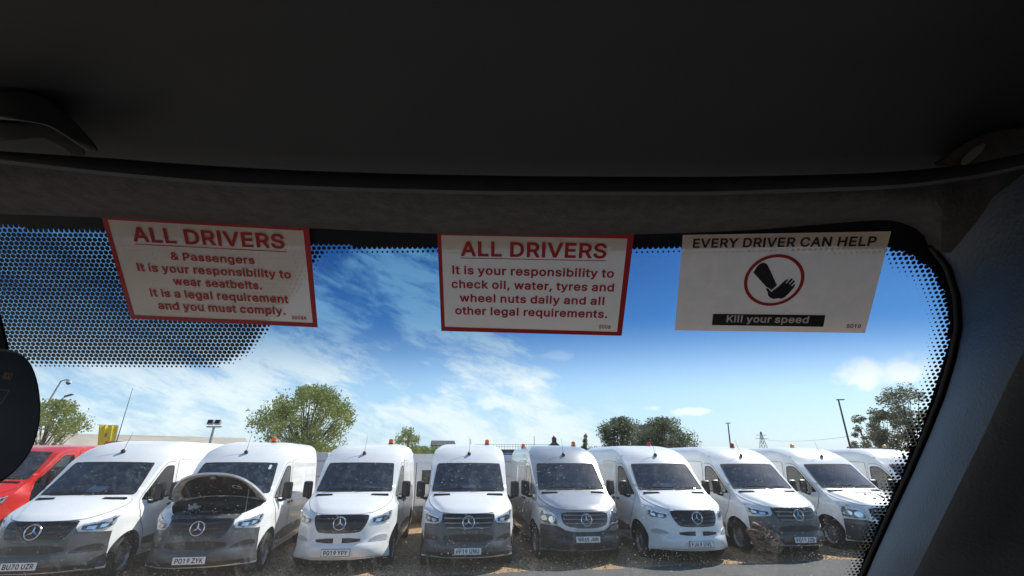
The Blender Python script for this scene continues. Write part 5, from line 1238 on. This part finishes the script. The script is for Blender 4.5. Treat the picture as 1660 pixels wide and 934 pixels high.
Rr = np.maximum(Rr, np.where(ins, Rz, 0))
left_edge = PT[:, 0] < XL+.07
Rr[left_edge] = .8
verts = [tuple(gsurf(x, s)-C0) for x, s in PT]
nx_, ns_ = len(gx), len(gs)
faces = [(j*nx_+i, (j+1)*nx_+i, (j+1)*nx_+i+1, j*nx_+i+1) for j in range(ns_-1) for i in range(nx_-1)]
me = bpy.data.meshes.new('windscreen'); me.from_pydata(verts, [], faces)
at = me.attributes.new('frit', 'FLOAT', 'POINT'); at.data.foreach_set('value', Rr.astype(np.float32))
uvl = me.uv_layers.new(name='glass'); li = np.array([l.vertex_index for l in me.loops]); uvl.data.foreach_set('uv', PT[li].astype(np.float32).ravel())
me.polygons.foreach_set('use_smooth', [True]*len(me.polygons))

m = bpy.data.materials.new('tinted_windscreen'); m.use_nodes = True; t = m.node_tree; t.nodes.clear(); n = N(t)
uv = n('ShaderNodeUVMap', uv_map='glass').outputs[0]; sx = n('ShaderNodeSeparateXYZ', {0: uv}); U, V = sx.outputs[0], sx.outputs[1]
PITCHD = .0055
u = n.m('DIVIDE', U, PITCHD); v = n.m('DIVIDE', V, PITCHD*1.7320508)
def lat(o):
    a = n.m('SUBTRACT', n.m('FRACT', n.m('ADD', u, o+500)), .5); b = n.m('MULTIPLY', n.m('SUBTRACT', n.m('FRACT', n.m('ADD', v, o+500)), .5), 1.7320508)
    return n.m('SQRT', n.m('ADD', n.m('MULTIPLY', a, a), n.m('MULTIPLY', b, b)))
dd = n.m('MINIMUM', lat(0), lat(.5))
fr_ = n('ShaderNodeAttribute', attribute_name='frit').outputs['Fac']
dot = n.m('LESS_THAN', dd, fr_)
# shade band at the top of the glass: blue, fading out downwards
k = n.ss(V, .095, .205)
tint = n.mix(k, (.16, .34, .55), (.92, .95, .95))
k2 = n.ss(V, -.02, .12); tint = n.mix(k2, (.085, .23, .42), tint)
geo = n('ShaderNodeNewGeometry')
tr = n('ShaderNodeBsdfTransparent', {0: tint})
gl = n('ShaderNodeBsdfGlossy', {0: (1, 1, 1, 1), 1: .02}); fz = n('ShaderNodeFresnel', {0: 1.45}).outputs[0]
gm = n('ShaderNodeMixShader', {0: n.m('MULTIPLY', fz, .30), 1: tr.outputs[0], 2: gl.outputs[0]})
# dust specks and dried water spots
def specks(scale, thr, dens_lo, off):
    vr = n('ShaderNodeTexVoronoi', {'Vector': n('ShaderNodeMapping', {0: uv, 1: (off, off, 0)}).outputs[0], 'Scale': scale, 'Randomness': 1})
    rc = n('ShaderNodeSeparateColor', {0: vr.outputs['Color']}).outputs
    r_ = n.m('MULTIPLY', n.m('POWER', rc[0], 3), thr)
    on = n.m('GREATER_THAN', rc[1], dens_lo)
    return n.m('MULTIPLY', n.ss(n.m('SUBTRACT', r_, vr.outputs['Distance']), 0, thr*.35), on)
nzd = n('ShaderNodeTexNoise', {'Vector': uv, 'Scale': 9, 'Detail': 4}).outputs[0]
low = n.ss(V, .10, .30, .15, 1)
sp_ = n.m('MAXIMUM', specks(340, .34, .78, 0), n.m('MAXIMUM', specks(150, .12, .93, .37), specks(600, .50, .62, .7)))
sp_ = n.m('MULTIPLY', sp_, n.m('MULTIPLY', low, n.ss(nzd, .30, .60, .25, .75)))
stv = n('ShaderNodeMapping', {0: uv, 2: (0, 0, R(20)), 3: (60, 14, 1)}).outputs[0]
sn = n('ShaderNodeTexNoise', {'Vector': stv, 'Scale': 1, 'Detail': 6, 'Roughness': .7}).outputs[0]
film = n.m('MULTIPLY', n.ss(sn, .52, .75, 0, .035), low)
film = n.m('ADD', film, n.m('MULTIPLY', low, .010))
fac = n.m('MAXIMUM', n.m('MULTIPLY', sp_, .34), film)
dt = n('ShaderNodeMixShader', {0: .2, 1: n('ShaderNodeBsdfTranslucent', {0: (.95, .95, .92, 1)}).outputs[0], 2: n('ShaderNodeBsdfDiffuse', {0: (.75, .75, .72, 1)}).outputs[0]})
g2 = n('ShaderNodeMixShader', {0: fac, 1: gm.outputs[0], 2: dt.outputs[0]})
fb = n('ShaderNodeBsdfPrincipled', {'Base Color': (.006, .007, .010, 1), 'Roughness': .35, 'Specular IOR Level': .3})
fx = n('ShaderNodeMixShader', {0: dot, 1: g2.outputs[0], 2: fb.outputs[0]}); n('ShaderNodeOutputMaterial', {0: fx.outputs[0]})
me.materials.append(m); wsc = link('windscreen', me, cab); wsc['label'] = 'tinted windscreen with a blue shade band, black dotted edge and dust specks'

# --- header trim, visor, pillar: swept surfaces
def interp(pts, x):
    xs = [p[0] for p in pts]; ys = [p[1] for p in pts]; return float(pchip(xs, ys, np.array([x]))[0])
def sweep(name, rows, m_, x0, x1, nx=90, thick=None):
    """rows: list of fn(px)->Vector"""
    bm = bmesh.new(); g = [[bm.verts.new(r(x)) for x in np.linspace(x0, x1, nx)] for r in rows]
    for a, b in zip(g, g[1:]):
        for i in range(nx-1): bm.faces.new((a[i], a[i+1], b[i+1], b[i]))
    return bm2me(name, bm, m_, True, angle=R(60))
fab = mat('headliner_fabric', (.056, .048, .046), .95, noise=.35, nscale=70, bump=.5, bscale=260, bdist=.004, detail=8)
vinyl = mat('visor_vinyl', (.0115, .0115, .0125), .8, noise=.12, nscale=12, bump=.25, bscale=900, bdist=.0008)
lip_m = mat('lip_vinyl', (.042, .040, .041), .85, noise=.1, nscale=30, bump=.2, bscale=700, bdist=.001)
leather = mat('pillar_vinyl', (.034, .049, .074), .55, noise=.10, nscale=25, bump=.55, bscale=330, bdist=.0016)
leather_shade = mat('shaded_pillar_vinyl', (.020, .023, .029), .6, noise=.10, nscale=25, bump=.5, bscale=330, bdist=.0016)  # darker copy of the pillar vinyl; the shade is put into its colour
hb = [(-200, 338), (0, 347), (165, 353), (330, 361), (500, 370), (710, 379), (880, 382), (1030, 380), (1200, 374), (1330, 364), (1440, 357), (1475, 366), (1505, 384), (1530, 411), (1600, 397), (1700, 378), (1900, 350)]
ht = [(-200, 240), (0, 262), (200, 284), (400, 300), (600, 308), (830, 313), (1100, 314), (1300, 309), (1450, 303), (1560, 290), (1700, 262), (1900, 215)]
vb = [(-200, 232), (60, 250), (170, 257), (300, 267), (500, 278), (700, 284), (900, 287), (1100, 288), (1300, 285), (1420, 281), (1500, 275), (1560, 268), (1700, 240), (1900, 195)]
def gy(px):   # forward distance of the glass near the header at this column
    x, s = gpix(px, interp(hb, px)); return (gsurf(x, s, -.006)-C0).y
rows = []
for f in np.linspace(0, 1, 12):
    def r(px, f=f):
        y0 = gy(min(px, 1500)); y = y0+(.352-y0)*f-.012*sin(pi*f)
        return pl3(px, interp(hb, px)+(interp(ht, px)-interp(hb, px))*f, y)
    rows.append(r)
rows.insert(0, lambda px: pl3(px, interp(hb, px)+.5, gy(min(px, 1500)))+GN*.05+Vector((0, 0, .02)))
clink('header_trim', sweep('header_trim', rows, fab, -200, 1900, 130))
rows = [lambda px: pl3(px, interp(ht, px)+1, .358)+Vector((0, .0, .02)), lambda px: pl3(px, interp(ht, px)+3, .350), lambda px: pl3(px, interp(ht, px)-3, .343),
        lambda px: pl3(px, interp(ht, px)*.5+interp(vb, px)*.5, .342), lambda px: pl3(px, interp(vb, px)-6, .345), lambda px: pl3(px, interp(vb, px)-30, .36)]
clink('roof_lining_lip', sweep('roof_lining_lip', rows, lip_m, -200, 1900, 130))
rows = [lambda px: pl3(px, interp(vb, px)-14, .345), lambda px: pl3(px, interp(vb, px)-2, .336), lambda px: pl3(px, interp(vb, px)-1, .328), lambda px: pl3(px, interp(vb, px)-7, .320)]
for dpx, y in ((30, .305), (70, .285), (130, .25), (200, .215), (260, .185), (330, .15), (430, .11), (560, .06)):
    rows.append(lambda px, d=dpx, y=y: pl3(px, interp(vb, px)-d, y))
rows.append(lambda px: C0+Vector((-1.3+(px+200)/2100*1.9, -.2, .30)))
rows.append(lambda px: C0+Vector((-1.3+(px+200)/2100*1.9, -1.05, .30)))
vis = clink('sun_visor', sweep('sun_visor', rows, vinyl, -200, 1900, 130)); vis['label'] = 'large folded dark sun visor lining above the windscreen'

# visor bracket, left, and the clip recess, right
def prism(name, px_loop, y0, y1, m_, bev=.004, par=cab):
    bm = bmesh.new(); a = [bm.verts.new(pl3(px, py, y0)) for px, py in px_loop]; cx = sum(p[0] for p in px_loop)/len(px_loop); cy = sum(p[1] for p in px_loop)/len(px_loop)
    b = [bm.verts.new(pl3(px, py, y0)+(pl3(cx, cy, y1)-pl3(cx, cy, y0))) for px, py in px_loop]
    bm.faces.new(a); bm.faces.new(b[::-1]); k = len(a)
    for i in range(k): bm.faces.new((a[i], b[i], b[(i+1) % k], a[(i+1) % k]))
    bmesh.ops.recalc_face_normals(bm, faces=bm.faces[:])
    bmesh.ops.bevel(bm, geom=bm.edges[:], offset=bev, segments=3, affect='EDGES', clamp_overlap=True)
    return clink(name, bm2me(name, bm, m_, True, angle=R(50)), par)
br = prism('visor_bracket', smooth_loop([(-70, 148), (20, 146), (62, 150), (100, 176), (130, 206), (158, 238), (160, 248), (140, 246), (96, 214), (60, 198), (-70, 190)], 1), .262, .29, gloss_black, .003)
prism('bracket_arm', smooth_loop([(-70, 198), (60, 198), (86, 202), (112, 222), (142, 246), (136, 254), (116, 254), (92, 236), (66, 224), (40, 226), (-70, 232)], 1), .275, .30, mat('bracket_grey', (.032, .032, .034), .35), .003)
prism('visor_clip', smooth_loop([(1555, 262), (1570, 246), (1590, 232), (1600, 232), (1592, 246), (1572, 264), (1560, 270)], 1), .285, .30, mat('clip_grey', (.14, .12, .11), .5), .002)
prism('clip_housing', smooth_loop([(1500, 272), (1540, 248), (1580, 222), (1620, 210), (1740, 200), (1740, 228), (1660, 246), (1600, 262), (1560, 268)], 1), .29, .315, fab, .004)

# pillar trim: glass edge side panel and a darker panel behind it in place of shade
edge_px = [(x_-4, y_) for x_, y_ in [(1515, 400), (1540, 432), (1555, 480), (1558, 530), (1547, 585), (1529, 645), (1504, 708), (1477, 770), (1448, 832), (1419, 896), (1398, 945), (1378, 995), (1350, 1060), (1310, 1150)]]
def ep(t, off=-.010):
    i = min(int(t*(len(edge_px)-1)), len(edge_px)-2); f = t*(len(edge_px)-1)-i
    a, b = edge_px[i], edge_px[i+1]; return gp3(a[0]+(b[0]-a[0])*f, a[1]+(b[1]-a[1])*f, off)
shade_edge_px = [(1900, 120), (1850, 220), (1800, 310), (1760, 390), (1722, 465), (1685, 540), (1645, 620), (1605, 705), (1560, 795), (1515, 885), (1490, 934), (1462, 990), (1425, 1065), (1380, 1150)]
def cpx(t):
    i = min(int(t*(len(shade_edge_px)-1)), len(shade_edge_px)-2); f = t*(len(shade_edge_px)-1)-i
    a, b = shade_edge_px[i], shade_edge_px[i+1]; return a[0]+(b[0]-a[0])*f, a[1]+(b[1]-a[1])*f
def panel(name, rows, m_, nt):
    bm = bmesh.new(); cols = [[bm.verts.new(r) for r in rows(t_)] for t_ in np.linspace(0, 1, nt)]
    for a, b in zip(cols, cols[1:]):
        for i in range(len(a)-1): bm.faces.new((a[i], b[i], b[i+1], a[i+1]))
    return clink(name, bm2me(name, bm, m_, True))
def prow(t_):
    e0 = ep(t_); c0 = pl3(*cpx(t_), (e0-C0).y-.15)
    q = [e0+Vector((.040, 0, 0))+GN*.012, e0+Vector((.006, .002, 0)), e0+Vector((.001, -.005, 0)), e0+(c0-e0)*.06+Vector((-.002, -.004, 0))]
    for f in (.2, .4, .6, .8, .93, 1): q.append(e0+(c0-e0)*f+Vector((-.010*sin(pi*f), -.006*sin(pi*f), 0)))
    return q
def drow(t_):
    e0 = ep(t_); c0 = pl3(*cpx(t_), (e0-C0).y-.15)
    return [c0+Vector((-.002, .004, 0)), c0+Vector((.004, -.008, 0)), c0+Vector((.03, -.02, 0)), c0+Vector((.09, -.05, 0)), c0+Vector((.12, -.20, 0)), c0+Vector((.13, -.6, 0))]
pil = panel('pillar_trim', prow, leather, 70); pil['label'] = 'blue-grey grained trim of the windscreen pillar'
panel('shaded_side_trim', drow, leather_shade, 50)
# rubber seal following the glass edge
bm = bmesh.new(); add_tube(bm, [ep(t_, -.006)+Vector((-.002, 0, 0)) for t_ in np.linspace(.0, 1, 60)], .0022, 8); clink('windscreen_seal', bm2me('windscreen_seal', bm, seam))

# rear-view mirror at the left
mir_px = smooth_loop([(-150, 566), (-20, 562), (28, 568), (50, 586), (63, 622), (67, 668), (61, 708), (45, 742), (18, 772), (-20, 796), (-150, 830)], 2)
mm = prism('rear_view_mirror', mir_px, .335, .375, mat('mirror_shell', (.09, .085, .10), .3), .006); mm['label'] = 'dark rear-view mirror cut off by the left picture edge'
def flatpx(name, lp, y, m_, par):
    bm = bmesh.new(); bm.faces.new([bm.verts.new(pl3(px, py, y)) for px, py in lp]); bmesh.ops.triangulate(bm, faces=bm.faces[:]); me = bm2me(name, bm, m_, False); me.transform(Matrix.Translation(-C0)); return link(name, me, par)
flatpx('mirror_glass', [(-145+(p[0]+150)*.965, 680+(p[1]-680)*.955) for p in mir_px], .3342, mat('mirror_dark', (.02, .03, .05), .25, spec=.35), mm)
markm = mat('mirror_mark', (.30, .24, .12), .6); markg = mat('mirror_line', (.16, .16, .18), .6)
def strokes(name, segs, w, y, m_):
    bm = bmesh.new()
    for (a, b) in segs:
        A_, B_ = Vector(a), Vector(b); d = (B_-A_).normalized(); nn = Vector((-d.y, d.x))*w/2
        bm.faces.new([bm.verts.new(pl3(p.x, p.y, y)) for p in (A_-nn, B_-nn, B_+nn, A_+nn)])
    me = bm2me(name, bm, m_, False); me.transform(Matrix.Translation(-C0)); link(name, me, mm)
strokes('approval_mark', [((8, 604.5), (20.5, 606)), ((20.5, 606), (16.5, 615)), ((16.5, 615), (4, 613)), ((4, 613), (8, 604.5)), ((9, 607), (12, 607.5)), ((8.5, 609.8), (11, 610)), ((9, 607), (7.6, 612)), ((7.6, 612), (10.6, 612.4)), ((13.6, 607.6), (16.8, 608.2)), ((13.4, 610), (15.6, 610.4)), ((14, 607.6), (12.6, 612.6)), ((12.6, 612.6), (15.4, 613))], .8, .3336, markm)
strokes('mirror_outline', [((-60, 627), (15, 633)), ((15, 633), (2, 654)), ((2, 654), (-60, 650))], .8, .3336, markg)
prism('mirror_stem', [(-60, 470), (-4, 488), (4, 520), (14, 560), (16, 590), (-60, 600)], .37, .44, seam, .002)

# enclosure: roof skin, rear bulkhead with an added opening for fill light, doors with window openings, floor, dashboard, seats
def cbox(name, lo, hi, m_, bev=0, par=cab):
    bm = bmesh.new(); add_box(bm, lo, hi, bev); return link(name, bm2me(name, bm, m_, bool(bev), R(35)), par)
cbox('cab_roof', (-1.40, -1.2, .305), (.72, .405, .40), white, .02)
cbox('roof_front_rail', (-1.40, .36, .262), (.62, .41, .304), blackpl)
bk = cbox('rear_bulkhead', (-1.40, -1.2, -1.7), (.72, -1.15, -.55), mat('bulkhead_grey', (.75, .70, .62), .8))  # unseen cab surfaces kept pale to bounce light onto the stickers
cbox('fill_opening_frame', (-1.40, -1.2, .18), (.72, -1.15, .304), blackpl, 0, bk)  # top bar of the rear opening added to light the stickers
cbox('cab_floor', (-1.40, -1.2, -1.75), (.72, 1.3, -1.70), mat('floor_rubber', (.45, .41, .36), .9))
cab_glass = glassmat('cab_side_glass', (.93, .95, .94), .03, 1, .01)
for x in (-1.44, .70):
    dpt = cbox('cab_door', (x, -1.2, -1.7), (x+.05, .75, -.42), white)
    cbox('door_upper_frame', (x, -1.2, .18), (x+.05, .30, .34), blackpl, 0, dpt)
    cbox('door_rear_frame', (x, -1.2, -.42), (x+.05, -.98, .18), blackpl, 0, dpt)
    cbox('door_glass', (x+.02, -.98, -.42), (x+.026, .60, .18), cab_glass, 0, dpt)
cbox('front_panel', (-1.40, 1.10, -1.7), (.70, 1.35, -.60), white, .04)
ds = cbox('dashboard', (-1.38, .62, -.95), (.66, 1.22, -.52), mat('cab_dash', (.55, .50, .45), .7), .05)
for x0, x1 in ((-1.25, -.35), (-.22, .30)):
    cab_seat_m = mat('cab_seat_fabric', (.55, .50, .45), .9, noise=.2, nscale=60); st_ = cbox('cab_seat', (x0, -.75, -1.3), (x1, -.15, -.95), cab_seat_m, .06); cbox('seat_backrest', (x0, -.95, -1.0), (x1, -.70, -.30), cab_seat_m, .06, st_)

# ---------------------------------------------------------------- the three signs stuck to the glass
def homog(q):
    """unit square (0,0 TL; 1,0 TR; 1,1 BR; 0,1 BL) -> picture"""
    src = [(0, 0), (1, 0), (1, 1), (0, 1)]; A_ = []; b_ = []
    for (u, v), (x, y) in zip(src, q):
        A_.append([u, v, 1, 0, 0, 0, -u*x, -v*x]); b_.append(x); A_.append([0, 0, 0, u, v, 1, -u*y, -v*y]); b_.append(y)
    h = np.append(np.linalg.solve(np.array(A_), np.array(b_)), 1).reshape(3, 3); return h
class Sign:
    def __init__(s, corners, label, vinyl_m, border=None):
        s.h = homog(corners); s.hi = np.linalg.inv(s.h)
        c = gp3(*[sum(p[i] for p in corners)/4 for i in (0, 1)], -.004)
        s.root = empty('safety_sticker', tuple(c)); s.c = c; tag(s.root, label, 'sign', 'safety stickers on the windscreen')
        s.asp = 1.75
        s.quad('sticker_sheet', [(0, 0), (1, 0), (1, 1), (0, 1)], -.0030, vinyl_m, solid=.0004)
        if border:
            (i0, i1, i2, i3), bm_ = border
            s.ringmesh('border', [(0, 0), (1, 0), (1, 1), (0, 1)], [s.uv(*p) for p in (i0, i1, i2, i3)], -.0033, bm_)
    def uv(s, px, py): r = s.hi@np.array([px, py, 1]); return (r[0]/r[2], r[1]/r[2])
    def p3(s, u, v, off):
        r = s.h@np.array([u, v, 1]); return gp3(r[0]/r[2], r[1]/r[2], off)-s.c
    def mesh(s, name, pts_uv, faces, off, m_):
        me = bpy.data.meshes.new(name); me.from_pydata([tuple(s.p3(u, v, off)) for u, v in pts_uv], [], faces); me.materials.append(m_); return link(name, me, s.root)
    def quad(s, name, lp, off, m_, solid=0):
        nU, nV = 16, 10; pts = []; (a, b, c, d) = lp
        for j in range(nV+1):
            for i in range(nU+1):
                u, v = i/nU, j/nV; pts.append(((a[0]*(1-u)+b[0]*u)*(1-v)+(d[0]*(1-u)+c[0]*u)*v, (a[1]*(1-u)+b[1]*u)*(1-v)+(d[1]*(1-u)+c[1]*u)*v))
        fs = [(j*(nU+1)+i, j*(nU+1)+i+1, (j+1)*(nU+1)+i+1, (j+1)*(nU+1)+i) for j in range(nV) for i in range(nU)]
        o = s.mesh(name, pts, fs, off, m_)
        return o
    def ringmesh(s, name, o4, i4, off, m_):
        k = 16; pts = []; fs = []
        for e in range(4):
            for j in range(k):
                t = j/k; f = lambda L: (L[e][0]*(1-t)+L[(e+1) % 4][0]*t, L[e][1]*(1-t)+L[(e+1) % 4][1]*t); pts += [f(o4), f(i4)]
        m2 = len(pts)
        for i in range(0, m2, 2): fs.append((i, (i+2) % m2, (i+3) % m2, i+1))
        return s.mesh(name, pts, fs, off, m_)
    def poly(s, name, lp_px, off, m_):
        lp = densify([s.uv(*p) for p in lp_px], .04); b = flat_fill([lp], .1, .1)
        me = bpy.data.meshes.new(name); pts = [tuple(s.p3(v.co.x, v.co.y, off)) for v in b.verts]; b.verts.index_update()
        me.from_pydata(pts, [], [[v.index for v in f.verts] for f in b.faces]); b.free(); me.materials.append(m_); return link(name, me, s.root)
    def circle_ring(s, name, c, r0, r1, off, m_):   # c in uv, radii in fractions of the width
        pts = []; k = 64
        for i in range(k):
            a = 2*pi*i/k
            for r in (r0, r1): pts.append((c[0]+r[0]*cos(a), c[1]+r[1]*sin(a)))
        return s.mesh(name, pts, [(2*i, (2*i+2) % (2*k), (2*i+3) % (2*k), 2*i+1) for i in range(k)], off, m_)
    def text(s, name, txt, p0, p1, cap, m_, off=-.0036, bold=.022):
        a_, b_ = s.uv(*p0), s.uv(*p1); t_ = s.uv(p0[0], p0[1]-cap); ch = a_[1]-t_[1]
        me = text_me(txt, bold, m_); co = tbounds(me); x0, x1 = co[:, 0].min(), co[:, 0].max(); caph = CAPH
        out = []
        for x, y, _ in co:
            f = (x-x0)/(x1-x0); v = a_[1]+(b_[1]-a_[1])*f-(y/caph)*ch; out.append(tuple(s.p3(a_[0]+(b_[0]-a_[0])*f, v, off)))
        me.vertices.foreach_set('co', np.array(out).ravel()); me.update(); me.name = name; return link(name, me, s.root)
    def line(s, name, p0, p1, th, m_, off=-.0036):
        a_, b_ = s.uv(*p0), s.uv(*p1); c_, d_ = s.uv(p1[0], p1[1]+th), s.uv(p0[0], p0[1]+th); return s.quad(name, [a_, b_, c_, d_], off, m_)
vin = mat('white_vinyl', (.90, .77, .68),   .45, trans=.17, tcol=(1, .60, .44), col2=(.88, .75, .65), nscale=60)
vin3 = mat('glossy_vinyl', (.90, .71, .60), .25, trans=.20, tcol=(1, .56, .40), col2=(.80, .67, .55), nscale=50, bump=.3, bscale=500, bdist=.0006)
sred = mat('sign_red', (.46, .014, .016), .5); sblk = mat('sign_black', (.02, .017, .017), .4); swht = mat('sign_white', (.66, .60, .52), .5)
Z = lambda k, ox, oy: (lambda x, y: (ox+x/k, oy+y/k))
z1 = Z(4.246, 150, 330)
s1 = Sign([z1(62, 92), z1(1490, 163), z1(1551, 853), z1(265, 793)], 'red-bordered sticker reading ALL DRIVERS & Passengers about seatbelts, on the dotted glass', vin,
          ([z1(103, 112), z1(1450, 187), z1(1516, 822), z1(288, 768)], sred))
for tx, a, b, cap, bd in (('ALL DRIVERS', (283, 262), (1325, 313), 103, .03), ('& Passengers', (542, 388), (1117, 418), 54, .022), ('It is your responsibility to', (313, 465), (1367, 518), 56, .022),
                      ('wear seatbelts.', (558, 562), (1168, 594), 56, .022), ('It is a legal requirement', (403, 640), (1350, 688), 55, .022), ('and you must comply.', (457, 728), (1330, 768), 55, .022), ('S008A', (1373, 797), (1475, 802), 25, .022)):
    s1.text('lettering', tx, z1(*a), z1(*b), cap/4.246, sred, bold=bd)
s1.line('underline', z1(287, 276), z1(1337, 331), 5.5/4.246, sred)
z2 = Z(4.447, 690, 350)
s2 = Sign([z2(83, 105), z2(1503, 130), z2(1413, 865), z2(113, 830)], 'red-bordered sticker reading ALL DRIVERS about oil, water and tyres, middle of the windscreen', vin,
          ([z2(112, 140), z2(1455, 165), z2(1380, 837), z2(138, 800)], sred))
for tx, a, b, cap, bd in (('ALL DRIVERS', (252, 290), (1300, 308), 108, .03), ('It is your responsibility to', (193, 420), (1355, 447), 62, .022), ('check oil, water, tyres and', (187, 520), (1355, 547), 60, .022),
                      ('wheel nuts daily and all', (245, 619), (1285, 644), 58, .022), ('other legal requirements.', (213, 710), (1308, 738), 58, .022), ('S008', (1248, 811), (1332, 815), 25, .022)):
    s2.text('lettering', tx, z2(*a), z2(*b), cap/4.447, sred, bold=bd)
s2.line('underline', z2(252, 301), z2(1300, 322), 5.5/4.447, sred)
z3 = Z(4.368, 1080, 360)
s3 = Sign([z3(118, 92), z3(1593, 66), z3(1408, 786), z3(60, 767)], 'glossy borderless sticker reading EVERY DRIVER CAN HELP with a hand in a red ring', vin3)
s3.text('lettering', 'EVERY DRIVER CAN HELP', z3(187, 184), z3(1480, 170), 66/4.368, sblk, bold=.028)
cu = s3.uv(*z3(762, 415)); ru = (s3.uv(*z3(978, 400))[0]-s3.uv(*z3(548, 430))[0])/2; rv = (s3.uv(*z3(735, 598))[1]-s3.uv(*z3(790, 232))[1])/2
s3.circle_ring('warning_ring', cu, (ru, rv), (ru*.885, rv*.885), -.0036, mat('ring_red', (.42, .02, .02), .5))
s3.poly('forearm_symbol', [z3(*p) for p in ((617, 358), (640, 320), (662, 296), (690, 288), (712, 296), (722, 312), (784, 448), (745, 483), (730, 470), (709, 460))], -.0036, sblk)
s3.poly('hand_symbol', [z3(*p) for p in ((705, 472), (720, 468), (734, 484), (747, 496), (752, 487), (788, 462), (820, 432), (850, 407), (862, 404), (864, 412), (845, 432), (850, 436), (884, 400), (895, 400), (894, 410), (868, 440), (874, 443),
                                           (900, 413), (910, 415), (908, 426), (884, 452), (890, 455), (910, 438), (915, 446), (900, 470), (862, 512), (838, 534), (818, 543), (790, 540), (760, 546), (735, 536), (720, 518), (719, 498))], -.0036, sblk)
s3.poly('caption_bar', [z3(*p) for p in ((332, 650), (1127, 660), (1112, 742), (323, 730))], -.0036, sblk)
s3.text('lettering', 'Kill your speed', z3(425, 710), z3(1005, 717), 50/4.368, swht, off=-.0040, bold=.02)
s3.text('lettering', 'S010', z3(1275, 749), z3(1375, 752), 27/4.368, sblk, bold=.028)
